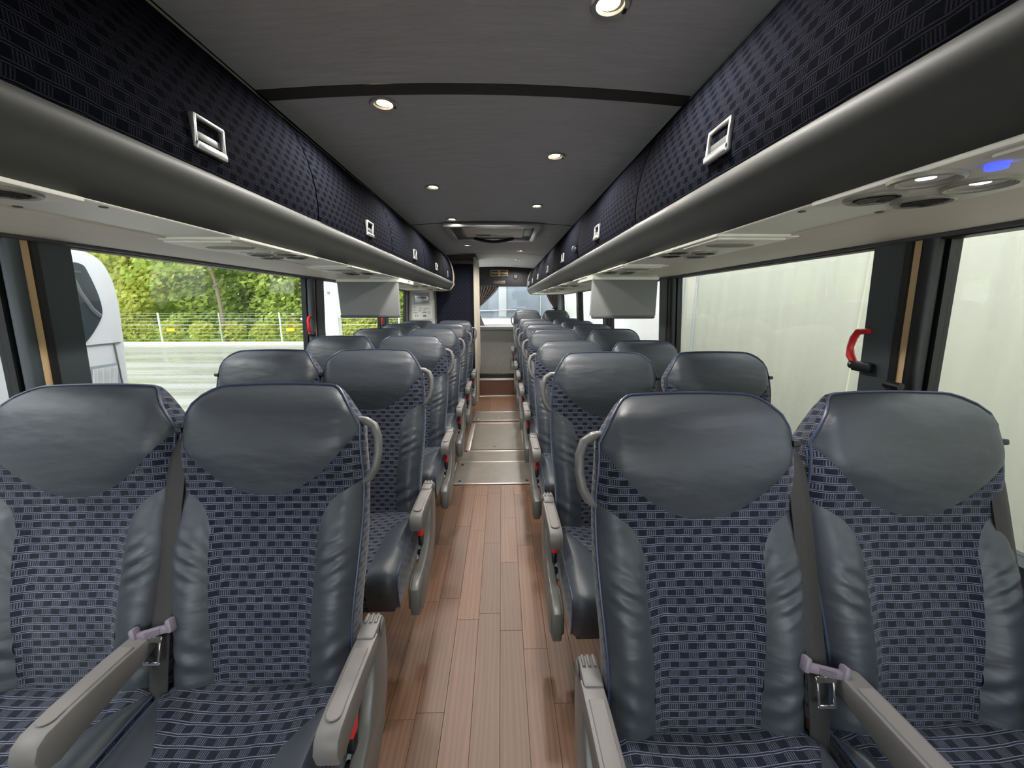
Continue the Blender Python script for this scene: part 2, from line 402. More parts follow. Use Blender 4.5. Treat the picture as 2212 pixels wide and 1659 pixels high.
# side walls with window openings
PIL = {-1: [(-1.9, -1.74), (-.51, -.35), (1.04, 1.19), (2.60, 2.79), (4.16, 4.36), (5.24, 5.32)],
        1: [(-1.9, -1.74), (-.55, -.39), (0.985, 1.15), (2.50, 2.71), (4.02, 4.25), (5.55, 5.75), (7.2, 7.95)]}
walls = {}
for sg, nm in ((-1, 'left'), (1, 'right')):
    wl = struct('wall_' + nm); walls[sg] = wl
    def quadwall(z0, z1, y0, y1, off=0.0, th=.05):
        m = MB(); n = []
        a0, a1 = WX(z0) + off, WX(z1) + off
        m.prism([(sg * a0, z0), (sg * a1, z1), (sg * (a1 + th), z1), (sg * (a0 + th), z0)], 'y', y0, y1)
        return m
    part('lower_panel', quadwall(0, .78, Y0, Y1), M['sidewall'], wl, smooth=False)
    part('window_sill', quadwall(.775, .80, Y0, Y1, -.002, .07), M['pillar'], wl, smooth=False)
    part('upper_panel', quadwall(1.53, 2.15, Y0, Y1, .03), M['sidewall'], wl, smooth=False)
    for (a, bb) in PIL[sg]:
        wd = bb - a
        if wd > .5:
            part('rear_corner_panel', quadwall(.80, 1.53, a, bb, .0), M['pillar'], wl, smooth=False); continue
        p = part('pillar', quadwall(.80, 1.53, a + wd * .42, bb, .0, .06), M['pillar'], wl, smooth=False) if sg < 0 else part('pillar', quadwall(.80, 1.53, a + wd * .42, bb, .0, .06), M['pillar'], wl, smooth=False)
        part('gold_strip', quadwall(.80, 1.528, a + wd * .22, a + wd * .36, .004, .04), M['gold'], p, smooth=False)
        part('rubber_seal', quadwall(.80, 1.528, a + wd * .34, a + wd * .44, -.004, .05), M['pillarblk'], p, smooth=False)
        m = MB()
        yy = a + wd * .11
        m.tube([(sg * (WX(.80) + .012), yy, .80), (sg * (WX(1.53) + .012), yy, 1.53)], wd * .125, 10)
        part('blind_guide', m, M['pillar'] if sg < 0 else M['pillarblk'], p)
    ps = PIL[sg]
    for k in range(len(ps) - 1):
        a, bb = ps[k][1], ps[k + 1][0]
        if bb - a < .3: continue
        wi = struct('window_%d' % (k + 1 + (0 if sg < 0 else 10)))
        m = MB(); off = .045
        m.prism([(sg * (WX(.80) + off), .80), (sg * (WX(1.53) + off), 1.53), (sg * (WX(1.53) + off + .005), 1.53), (sg * (WX(.80) + off + .005), .80)], 'y', a - .02, bb + .02)
        part('window_glass', m, M['glass'], wi, smooth=False)
        for (ya, yb) in ((a - .012, a + .006), (bb - .006, bb + .012)):
            m = MB(); m.prism([(sg * (WX(.80) + .03), .80), (sg * (WX(1.53) + .03), 1.53), (sg * (WX(1.53) + .06), 1.53), (sg * (WX(.80) + .06), .80)], 'y', ya, yb)
            part('window_gasket', m, M['pillarblk'], wi, smooth=False)
        m = MB(); m.box((sg * (WX(1.52) + .03), (a + bb) / 2, 1.524), (.05, bb - a, .014), .003)
        part('window_gasket', m, M['pillarblk'], wi)

# windscreen end, behind the camera
wf = struct('wall_front')
part('dash_panel', MB().box((0, Y0 - .05, .2), (2.4, .08, .4)), M['sidewall'], wf)
part('front_header', MB().box((0, Y0 - .05, 2.08), (2.4, .08, .12)), M['sidewall'], wf)
wi = struct('window_front')
part('windscreen', MB().box((0, Y0 - .05, 1.21), (2.36, .006, 1.62)), M['clear'], wi)

# ceiling: fabric panels with dark seams
ceil = struct('ceiling')
HC = .654
def cz(x): return 2.006 - .026 * (x / HC) ** 2
cuts = [Y0, -.62, 1.35, 3.33, 5.29, 7.22]
for k in range(len(cuts) - 1):
    a, bb = cuts[k] + .012, cuts[k + 1] - .012
    if k == 1: bb -= .02
    nx, ny = 16, 10
    part('ceiling_panel', MB().grid([[(-HC + 2 * HC * i / nx, a + (bb - a) * j / ny, cz(-HC + 2 * HC * i / nx)) for i in range(nx + 1)] for j in range(ny + 1)]), M['ceil'], ceil)
for k, c in enumerate(cuts[1:-1]):
    wd = .062 if k == 1 else .026
    nx = 16
    part('ceiling_seam', MB().grid([[(-HC + 2 * HC * i / nx, c + wd * j, cz(-HC + 2 * HC * i / nx) + (.004 if wd < .06 else -.001)) for i in range(nx + 1)] for j in (-.5, .5)]), M['ceilstrip'], ceil)
part('roof_skin', MB().box((0, (Y0 + Y1) / 2, 2.16), (2.5, Y1 - Y0 + .1, .04)), M['white'], ceil)
part('ceiling_void', MB().box((0, (Y0 + Y1) / 2, 2.06), (1.5, Y1 - Y0, .04)), M['dark'], ceil)

# ------------------------------------------------------------------ luggage racks
FAB = [(.640, 1.957), (.606, 1.925), (.577, 1.875), (.556, 1.815), (.543, 1.755), (.538, 1.70), (.538, 1.66), (.544, 1.632)]
MOLD = [(.548, 1.634), (.538, 1.622), (.537, 1.608), (.543, 1.594), (.553, 1.580), (.566, 1.560), (.583, 1.542), (.604, 1.529), (.612, 1.527)]
def cr_path(P, n):
    """Catmull-Rom through 2D points, n samples per span"""
    out = []
    for i in range(len(P) - 1):
        p0 = P[max(i - 1, 0)]; p1 = P[i]; p2 = P[i + 1]; p3 = P[min(i + 2, len(P) - 1)]
        for k in range(n):
            t = k / n
            out.append(tuple(.5 * ((2 * p1[d]) + (-p0[d] + p2[d]) * t + (2 * p0[d] - 5 * p1[d] + 4 * p2[d] - p3[d]) * t * t + (-p0[d] + 3 * p1[d] - 3 * p2[d] + p3[d]) * t ** 3) for d in range(len(p1))))
    out.append(tuple(P[-1])); return out
fabp = cr_path(FAB, 3); moldp = cr_path(MOLD, 3)
def handle_meshes():
    r = MB()
    # frame, in (y,z) plane facing +x
    r.box((.004, 0, .029), (.014, .088, .008), .003); r.box((.006, 0, -.025), (.018, .088, .017), .005)
    r.box((.004, .0405, 0), (.014, .008, .062), .003); r.box((.004, -.0405, 0), (.014, .008, .062), .003)
    p = MB(); p.box((-.002, 0, 0), (.006, .078, .05), .001); p.box((.002, 0, -.004), (.006, .072, .016), .003)
    return r.mesh('latch_frame', M['satin']), p.mesh('latch_paddle', M['tvdark'])
HF, HP = handle_meshes()
def rack(sg, seams, handles, yend, label):
    t = thing('luggage_rack', label, 'luggage rack', (sg * .85, 0, 1.5))
    o = Vector((-sg * .85, 0, -1.5))
    def P(x, y, z): return (sg * x + o.x, y, z + o.z)
    ys = [Y0] + seams + [yend]
    for k in range(len(ys) - 1):
        a, bb = ys[k] + .004, ys[k + 1] - .004
        m = MB(); pts = []; uvs = []; L = 0
        ny = 8
        for i, (x, z) in enumerate(fabp):
            if i: L += math.hypot(x - fabp[i - 1][0], z - fabp[i - 1][1])
            row = []; ru = []
            for j in range(ny + 1):
                f = j / ny; y = a + (bb - a) * (.5 - .5 * math.cos(PI * f) if 0 < j < ny else f)
                e = min(y - a, bb - y); ins = .006 * (1 - min(1, e / .012)) ** 2
                row.append(P(x + ins, y, z)); ru.append((y, L))
            pts.append(row); uvs.append(ru)
        m.grid(pts, uvs)
        d = part('rack_door', m, M['binfab'], t)
        for hy in handles:
            if a < hy < bb:
                h = link('latch', HF, d, (sg * .541 + o.x, hy, 1.697 + o.z), (0, math.radians(3) * -sg, PI if sg > 0 else 0))
                link('latch_paddle', HP, d, (sg * .541 + o.x, hy, 1.697 + o.z), (0, 0, PI if sg > 0 else 0))
    m = MB(); m.grid([[P(x + .02, y, z) for y in (Y0, yend - .01)] for (x, z) in fabp]); part('rack_body', m, M['dark'], t)
    m = MB(); m.grid([[P(x, Y0 + (yend - Y0) * j / 12, z) for j in range(13)] for (x, z) in moldp]); part('moulding', m, M['mold'], t)
    m = MB(); m.grid([[P(x, y, z) for y in (Y0, 1.28)] for (x, z) in ((.668, 1.985), (.652, 1.974), (.632, 1.956), (.630, 1.945))]); part('top_rail', m, M['rackrail'], t)
    m = MB(); m.grid([[P(x, y, z) for y in (1.28, yend)] for (x, z) in ((.668, 1.985), (.655, 1.972), (.646, 1.962), (.640, 1.950))]); part('top_rail', m, M['rackrail'], t)
    # underside panels between service units, with screws
    n = 0; y = Y0
    while y < yend - .02:
        bb = min(y + .745, yend)
        m = MB(); m.box(P(.69, (y + bb) / 2, 1.531), (.17, bb - y - .003, .012), .002, 1); part('underside_panel', m, M['under'], t, smooth=False)
        y = bb
    m = MB(); m.prism([(sg * .772 + o.x, 1.521 + o.z), (sg * .772 + o.x, 1.54 + o.z), (sg * 1.20 + o.x, 1.56 + o.z), (sg * 1.20 + o.x, 1.531 + o.z)], 'y', Y0, yend); part('window_header', m, M['strip'], t, smooth=False)
    m = MB(); m.tube([P(1.15, Y0, 1.527), P(1.15, yend, 1.527)], .008, 8); part('header_lip', m, M['tvdark'], t)
    for yy in [k * .36 + .74 for k in range(int((yend - .8) / .36))]:
        for xx in (.62, .765):
            m = MB(); m.lathe([(0, -.003), (.006, -.002), (.007, 0)], P(xx, yy, 1.5255), 'z', 10); part('screw', m, M['tvdark'], t)
    # end cap
    cap = [(x - .012, z) for (x, z) in fabp] + [(x - .010, z - .008) for (x, z) in moldp[2:]] + [(.70, 1.513), (1.17, 1.520), (1.20, 1.56), (1.20, 1.985), (.668, 1.992)]
    m = MB(); m.prism([(sg * x + o.x, z + o.z) for (x, z) in cap], 'y', yend - .005, yend + .03, .006); part('end_cap', m, M['rackrail'] if sg < 0 else M['tvdark'], t)
    return t
rackL = rack(-1, [-1.4, -.6, .3, 1.41, 2.31, 3.26, 4.21], [-.93, 0.02, .908, 1.91, 2.86, 3.78], 5.08, 'dark moquette luggage rack running along the left side above the windows, chrome latches')
rackR = rack(1, [-1.66, -.7, .24, 1.44, 2.5, 3.55, 4.6, 5.55, 6.4], [-1.14, -.1, .897, 1.97, 3.04, 4.02, 5.09, 5.97, 6.75], 7.10, 'dark moquette luggage rack running along the right side above the windows, chrome latches')
# small plate and catch on the last left door
m = MB(); m.box((0, 0, 0), (.004, .11, .035), .001, 1); part('maker_plate', m, M['greyplate'], rackL, loc=(.85 - .545, 4.42, .205))
m = MB(); m.box((0, 0, 0), (.02, .035, .07), .006); part('end_catch', m, M['satin'], rackL, loc=(.85 - .543, 4.56, .19))

# ------------------------------------------------------------------ passenger service units under the racks
def psu_build():
    D = {}
    D['plate'] = MB().box((0, 0, .004), (.205, .43, .008), .003, 2).mesh('unit_plate', M['under'])
    m = MB(); m.box((-.01, -.115, -.003), (.17, .185, .006), .003); D['grille_plate'] = m.mesh('grille_plate', M['under'])
    m = MB(); n = 24
    for k in range(0, 1):
        o = len(m.v); m.v.append((0, 0, -.007)); m.uv.append((0, 0))
        for q in range(n):
            a = 2 * PI * q / n; m.v.append((.062 * math.cos(a), .030 * math.sin(a), -.0072)); m.uv.append((0, 0))
        for q in range(n): m.f.append((o, o + 1 + (q + 1) % n, o + 1 + q))
        o2 = len(m.v)
        for q in range(n):
            a = 2 * PI * q / n; m.v.append((.068 * math.cos(a), .036 * math.sin(a), -.004)); m.uv.append((0, 0))
        for q in range(n): m.f.append((o + 1 + q, o + 1 + (q + 1) % n, o2 + (q + 1) % n, o2 + q))
    D['grille'] = m.mesh('speaker_grille', M['grille'])
    m = MB(); m.lathe([(.0385, .002), (.0375, -.003), (.034, -.0045), (.030, -.003), (.029, .003)], (0, 0, 0), 'z', 24); D['ring'] = m.mesh('vent_ring', M['ventring'])
    m = MB(); m.lathe([(.030, -.002), (.026, .004), (.012, .006), (.0, .006)], (0, 0, 0), 'z', 24)
    for k in range(-2, 3): m.box((.0085 * k, 0, -.0015), (.002, .05 - abs(k) * .006, .006))
    m.lathe([(.0, -.007), (.006, -.006), (.006, 0)], (0.012, -.008, 0), 'z', 10)
    D['vent'] = m.mesh('vent_louvre', M['vent'])
    m = MB(); m.lathe([(.029, -.002), (.022, .006), (.013, .006)], (0, 0, 0), 'z', 24); D['bowl'] = m.mesh('lamp_bowl', M['ventring'])
    D['lens'] = MB().lathe([(.014, .004), (.010, .001), (0, .001)], (0, 0, 0), 'z', 16).mesh('lamp_lens', M['cool'])
    D['off'] = MB().lathe([(.014, .004), (.010, .001), (0, .001)], (0, 0, 0), 'z', 16).mesh('lamp_lens', M['ventring'])
    D['btn'] = MB().box((0, 0, 0), (.018, .010, .004), .0015).mesh('call_button', M['offwhite'])
    D['blue'] = MB().lathe([(.010, .002), (.0095, -.002), (0, -.0025)], (0, 0, 0), 'z', 16).mesh('call_button', M['bluebtn'])
    return D
PD = psu_build()
rlamp = bpy.data.lights.new('reading_beam', 'SPOT'); rlamp.energy = 3.0; rlamp.spot_size = math.radians(80); rlamp.spot_blend = .7; rlamp.shadow_soft_size = .012; rlamp.color = (.95, .92, 1)
def psu(sg, ytip, idx, lit):
    side = 'left' if sg < 0 else 'right'
    t = thing('service_unit', '%s air vent and speaker unit under the %s luggage rack' % (ORD[idx], side), 'vent panel', (sg * .692, ytip - .215, 1.518), 'passenger service units under the racks')
    link('unit_plate', PD['plate'], t)
    gp = link('grille_plate', PD['grille_plate'], t)
    link('speaker_grille', PD['grille'], gp, (-.01 * sg, -.115, 0))
    for k, (dx, dy) in enumerate([(-.055, .15), (.037, .166), (-.072, .063), (.022, .080)]):
        x = dx * sg
        if k < 2 or not lit:
            r = link('vent_ring', PD['ring'], t, (x, dy, -.001)); link('vent_louvre', PD['vent'], r, (0, 0, 0), (0, 0, random.random() * 3))
        else:
            r = link('lamp_ring', PD['ring'], t, (x, dy, -.001)); link('lamp_bowl', PD['bowl'], r); link('lamp_lens', PD['lens'], r)
            l = bpy.data.objects.new('reading_beam', rlamp); COL.objects.link(l); l.parent = r; l.location = (0, 0, -.006)
    if lit: link('call_button', PD['blue'], t, (-.048 * sg, .008, -.004)); link('call_button', PD['btn'], t, (.03 * sg, -.012, -.004))
    else:
        for k in (-1, 0, 1): link('call_button', PD['btn'], t, (.035 * k, .012, -.002))
for k, y in enumerate([.68, 1.48, 2.23, 3.02, 3.77, 4.52]): psu(-1, y, k, k == 0)
for k, y in enumerate([.68, 1.40, 2.14, 2.88, 3.63, 4.38, 5.13, 5.9]): psu(1, y, k, k == 0)

# ------------------------------------------------------------------ ceiling lamps
LR = MB().lathe([(.030, .006), (.043, .001), (.045, -.004), (.041, -.008), (.031, -.006), (.027, .002)], (0, 0, 0), 'z', 28).mesh('lamp_trim', M['satin'])
LL = MB().lathe([(.028, .001), (.02, -.001), (0, -.002)], (0, 0, 0), 'z', 20).mesh('lamp_lens', M['warm'])
LT = MB().box((0, 0, 0), (.010, .016, .006), .002).mesh('lamp_clip', M['black'])
spot = bpy.data.lights.new('downlight_beam', 'SPOT'); spot.energy = LAMP_W; spot.spot_size = math.radians(165); spot.spot_blend = .5; spot.shadow_soft_size = .03; spot.color = (1, .955, .90)
def lamp(x, y, label):
    t = thing('ceiling_downlight', label, 'ceiling light', (x, y, cz(x)), 'round downlights in the ceiling')
    link('lamp_trim', LR, t); link('lamp_lens', LL, t); link('lamp_clip', LT, t, (.034, .012, -.006))
    l = bpy.data.objects.new('downlight_beam', spot); COL.objects.link(l); l.parent = t; l.location = (0, 0, -.016)
for k, y in enumerate([1.43, 2.35, 3.19, 4.55, 5.46]): lamp(-.31, y, '%s round warm downlight in the left row of the ceiling' % ORD[k])
for k, y in enumerate([.985, 1.87, 2.76, 4.10, 4.99, 5.94, 6.90]): lamp(.312, y, '%s round warm downlight in the right row of the ceiling' % ORD[k])

# roof hatch
t = thing('roof_hatch', 'metal-framed emergency roof hatch in the middle of the ceiling', 'roof hatch', (0, 3.66, 1.986))
for (x, y, sx, sy) in [(0, -.355, .79, .05), (0, .355, .79, .05), (-.37, 0, .05, .66), (.37, 0, .05, .66)]:
    part('hatch_frame', MB().box((x, y, -.012), (sx, sy, .03), .008), M['satin'], t)
for (x, sx) in ((-.30, .07), (.31, .07)):
    part('side_well', MB().box((x, -.02, .004), (sx, .5, .012), .004), M['black'], t)
part('hatch_lid', MB().box((.005, -.03, -.004), (.53, .48, .016), .01), M['offwhite'], t)
part('well', MB().box((0, 0, .012), (.74, .68, .012)), M['tvdark'], t)
m = MB(); m.tube([(-.19 + .38 * k / 12, .25, -.014 - .03 * math.sin(PI * k / 12)) for k in range(13)], .014, 8); part('pull_handle', m, M['black'], t)
part('hatch_label', MB().box((-.09, .08, -.013), (.13, .05, .002)), M['ink'], t); part('hatch_label', MB().box((.12, .08, -.013), (.17, .05, .002)), M['paper'], t)

# ------------------------------------------------------------------ monitors
def monitor(x0, x1, y, zb, label, dx):
    cx = (x0 + x1) / 2
    t = thing('flip_down_monitor', label, 'monitor', (cx, y, 1.50), 'flip-down monitors')
    wd = x1 - x0; zt = 0.0; h = 1.506 - zb
    m = MB(); m.prism([(-wd / 2 + dx * .008, -h + .02), (-wd / 2, .0), (wd / 2, 0), (wd / 2 - dx * .0, -h + .02)], 'y', -.012, .022, .005); part('shell', m, M['tvgrey'], t)
    m = MB(); m.box((0, .004, -h + .014), (wd * .985, .036, .022), .009, 3); part('bottom_edge', m, M['tvdark'], t)
    part('hinge_bar', MB().box((0, .01, .006), (wd * 1.03, .05, .02), .005), M['under'], t)
    part('housing', MB().box((0, .22, .012), (wd * 1.04, .42, .03), .008), M['under'], t)
    part('screen', MB().box((0, .0235, -h / 2), (wd * .9, .002, h * .8)), M['black'], t)
monitor(-.985, -.598, 2.6, 1.272, 'grey flip-down monitor hanging under the left luggage rack', 1)
monitor(.606, .990, 2.33, 1.275, 'grey flip-down monitor hanging under the right luggage rack', -1)

# ------------------------------------------------------------------ seats
SB = .715                      # length of the back, crease to top
W0 = .214
def Wd(s):
    if s < .107: s = .107
    return .212 + .008 * sst(.10, .25, s) - .016 * sst(.35, .62, s) + .006 * sst(.62, .72, s)
def s_top(x):
    a = abs(x)
    if a < .125: return .004 * (a / .125) ** 2
    t = (a - .125) / (.212 - .125); return .004 + .103 * t ** 2.1
def s_head(x): return .268 - .150 * min(1, abs(x) / .212) ** 2.05
def s_wing(x):
    """upper edge of the leather side panel as a function of |x|"""
    t = max(0.0, min(1.0, (.2195 - abs(x)) / (.2195 - .126)))
    return .236 + .058 * t + .049 * t ** 7
def dep(x, s):
    W = Wd(s); a = abs(x)
    d = .020 * math.exp(-((s - .15) / .09) ** 2) + .014 * math.exp(-((s - .55) / .13) ** 2)
    if s < .075: d -= .052 * (1 - s / .075) ** 2
    d += .026 * sst(.085, .16, a) * sst(.24, .42, s)
    e = a - (W - .045)
    if e > 0: d -= .030 * (e / .045) ** 2
    return d
def bp(x, s, puff=0.0): return (x, -(dep(x, s) + puff), SB - s)
def xb(s): return .126 - .016 * sst(.35, .68, s)
def back_meshes():
    D = {}
    nx = 28; nr = 14
    m = MB(); pts = []; uv = []
    for j in range(nr + 1):
        f = j / nr; row = []; ru = []
        for i in range(nx + 1):
            x = -.212 + .424 * i / nx; a, b = s_top(x), s_head(x); s = a + (b - a) * f
            pf = .010 * (1 - abs(2 * f - 1) ** 3.0) * (1 - (abs(x) / .212) ** 6) if f > .3 else .010 * min(1, f / .12) * (1 - (abs(x) / .212) ** 6)
            row.append(bp(x, s, pf)); ru.append((x, s))
        pts.append(row); uv.append(ru)
    m.grid(pts, uv); D['headrest'] = m.mesh('headrest', M['leather'])
    # centre fabric: upper yoke and lower strip
    m = MB(); pts = []; uv = []
    xs = [-.2195 + .0935 * i / 12 for i in range(12)] + [-.126 + .252 * i / 16 for i in range(17)] + [.126 + .0935 * i / 12 for i in range(1, 13)]
    for j in range(7):
        row = []; ru = []
        for x in xs:
            a = s_head(x); b = s_wing(x) if abs(x) >= .1259 else .343
            s = a + (b - a) * j / 6; row.append(bp(x, s)); ru.append((x, s))
        pts.append(row); uv.append(ru)
    m.grid(pts, uv)
    pts = []; uv = []
    for j in range(21):
        s = .343 + (.725 - .343) * j / 20; row = []; ru = []
        for i in range(15):
            x = -xb(s) + 2 * xb(s) * i / 14; row.append(bp(x, s)); ru.append((x, s))
        pts.append(row); uv.append(ru)
    m.grid(pts, uv); D['back_insert'] = m.mesh('back_insert', M['fabric'])
    for sg, key in ((-1, 'wingL'), (1, 'wingR')):
        m = MB(); pts = []; uv = []
        nr2 = 72
        for j in range(nr2 + 1):
            f = j / nr2; row = []; ru = []
            for i in range(13):
                g = i / 12
                sb = .725
                # inner column follows xb(s), outer follows Wd(s)
                xi_t = .126 + (.2195 - .126) * (g if f > .0 else g)
                s0 = s_wing(xi_t)
                s = s0 + (sb - s0) * f
                xin = xb(max(s, .343)); x = xin + (Wd(s) - xin) * g
                k = sst(0.0, .12, f); x = xi_t + (x - xi_t) * k
                pf = .007 * (1 - abs(2 * g - 1) ** 3) * min(1, f / .08)
                q = (s - .40 + (.05 * g - .02)) / .036
                pf += (.0042 * math.exp(-((s - .41) / .055) ** 2) * math.cos(q * 2 * PI / 1.0) * math.sin(PI * min(1, g * 1.15)) + .0030 * math.exp(-((s - .62) / .05) ** 2) * math.cos((s + .06 * g) * 2 * PI / .055)) * (1 if sg > 0 else .8)
                row.append(bp(sg * x, s, pf)); ru.append((sg * x, s))
            pts.append(row); uv.append(ru)
        m.grid(pts, uv); D[key] = m.mesh('side_bolster', M['leather'])
    # outline for sides, back and piping
    out = [(-Wd(s), s) for s in [.725 - .618 * k / 20 for k in range(21)]]
    out += [(-.212 + .424 * k / 30, s_top(-.212 + .424 * k / 30)) for k in range(1, 30)]
    out += [(Wd(s), s) for s in [.107 + .618 * k / 20 for k in range(21)]]
    th = .088
    m = MB(); pts = []; uv = []
    L = 0; prev = None
    for (x, s) in out:
        if prev: L += math.hypot(x - prev[0], s - prev[1])
        prev = (x, s); f0 = -dep(x, s); row = []; ru = []
        top = max(0, 1 - s / .107)
        t2 = th - .030 * top
        for k, (dy, ins) in enumerate([(0, 0), (.02, -.003), (.05, -.002), (.075, .004), (.09, .016)]):
            y = f0 + (t2 - f0) * dy / .09; c = 1 - ins / .25
            row.append((x * c, y, (SB - s) - ins * top)); ru.append((y, L))
        pts.append(row); uv.append(ru)
    m.grid(pts, uv); D['side_band'] = m.mesh('side_band', M['fabric'])
    m = MB(); n = len(out)
    rim = [p[-1] for p in pts]
    # back shell: fan rows between left and right rim
    rows = []
    h = n // 2
    for k in range(h + 1):
        a = rim[k]; b = rim[n - 1 - k]
        rows.append([(a[0] + (b[0] - a[0]) * i / 10, a[1] + .018 * math.sin(PI * i / 10), a[2] + (b[2] - a[2]) * i / 10) for i in range(11)])
    m.grid(rows); D['back_shell'] = m.mesh('back_shell', M['shell'])
    m = MB(); m.tube([(x * 1.004, -dep(x, s) - .001, SB - s + .001) for (x, s) in out], .0032, 6); D['piping'] = m.mesh('piping', M['piping'])
    return D
BD = back_meshes()

def cushion_meshes():
    D = {}
    prof = cr_path([(.035, .482), (-.02, .497), (-.12, .499), (-.24, .497), (-.33, .496), (-.378, .489), (-.403, .467), (-.410, .43), (-.405, .385), (-.392, .352)], 3)
    N = len(prof)
    Lc = [0]
    for i in range(1, N): Lc.append(Lc[-1] + math.hypot(prof[i][0] - prof[i - 1][0], prof[i][1] - prof[i - 1][1]))
    CW = .212
    def xc(i):
        y = prof[i][0]; t = sst(-.02, -.20, y) if False else max(0, min(1, (-.01 - y) / .17)); t = t * t * (3 - 2 * t)
        return CW - (CW - .115) * t
    def zz(x, i):
        y, z = prof[i]; f = max(0, 1 - abs(i - N * .35) / (N * .5))
        return z + (.012 * sst(.09, .17, abs(x)) - .006 * sst(.10, 0, abs(x))) * min(1, f * 2)
    def edge(x):
        e = abs(x) - (CW - .03); return .018 * (max(0, e) / .03) ** 2
    def pt(x, i):
        y, z = prof[i]
        # normal of the profile for the rounding of the long edges
        a = prof[max(i - 1, 0)]; b = prof[min(i + 1, N - 1)]; ty, tz = b[0] - a[0], b[1] - a[1]; l = math.hypot(ty, tz) or 1; ny, nz = tz / l, -ty / l
        k = edge(x); return (x, y - ny * k, zz(x, i) - nz * k)
    m = MB(); pts = []; uv = []
    for i in range(N):
        b = xc(i); pts.append([pt(-b + 2 * b * j / 14, i) for j in range(15)]); uv.append([(-b + 2 * b * j / 14, Lc[i] * .8) for j in range(15)])
    m.grid(pts, uv); D['ins'] = m.mesh('cushion_insert', M['fabric'])
    for sg, key in ((-1, 'bl'), (1, 'br')):
        m = MB(); pts = []; uv = []
        for i in range(N):
            b = xc(i); pts.append([tuple(Vector(pt(sg * (b + (CW - b) * j / 6), i)) + Vector((0, 0, .004 * math.sin(PI * j / 6)))) for j in range(7)])
        m.grid(pts); D[key] = m.mesh('cushion_bolster', M['leather'])
        m = MB(); pts = []; uv = []
        for i in range(N):
            p = pt(sg * CW, i); zb = .352 + .02 * max(0, (p[1] + .1)); q = []; u = []
            for k in range(5):
                f = k / 4; q.append((sg * (CW + .004 * math.sin(PI * f)), p[1] * (1 - .02 * f), p[2] + (min(zb, p[2]) - p[2]) * f)); u.append((p[1], q[-1][2]))
            pts.append(q); uv.append(u)
        m.grid(pts, uv); D['s' + key] = m.mesh('cushion_side', M['fabric'])
        m = MB(); m.tube([(sg * CW * 1.002, pt(sg * CW, i)[1], pt(sg * CW, i)[2] + .001) for i in range(N)], .003, 6); D['p' + key] = m.mesh('cushion_piping', M['piping'])
    m = MB(); m.box((0, -.18, .358), (.40, .42, .02), .006); D['base'] = m.mesh('cushion_base', M['black'])
    return D
CD = cushion_meshes()

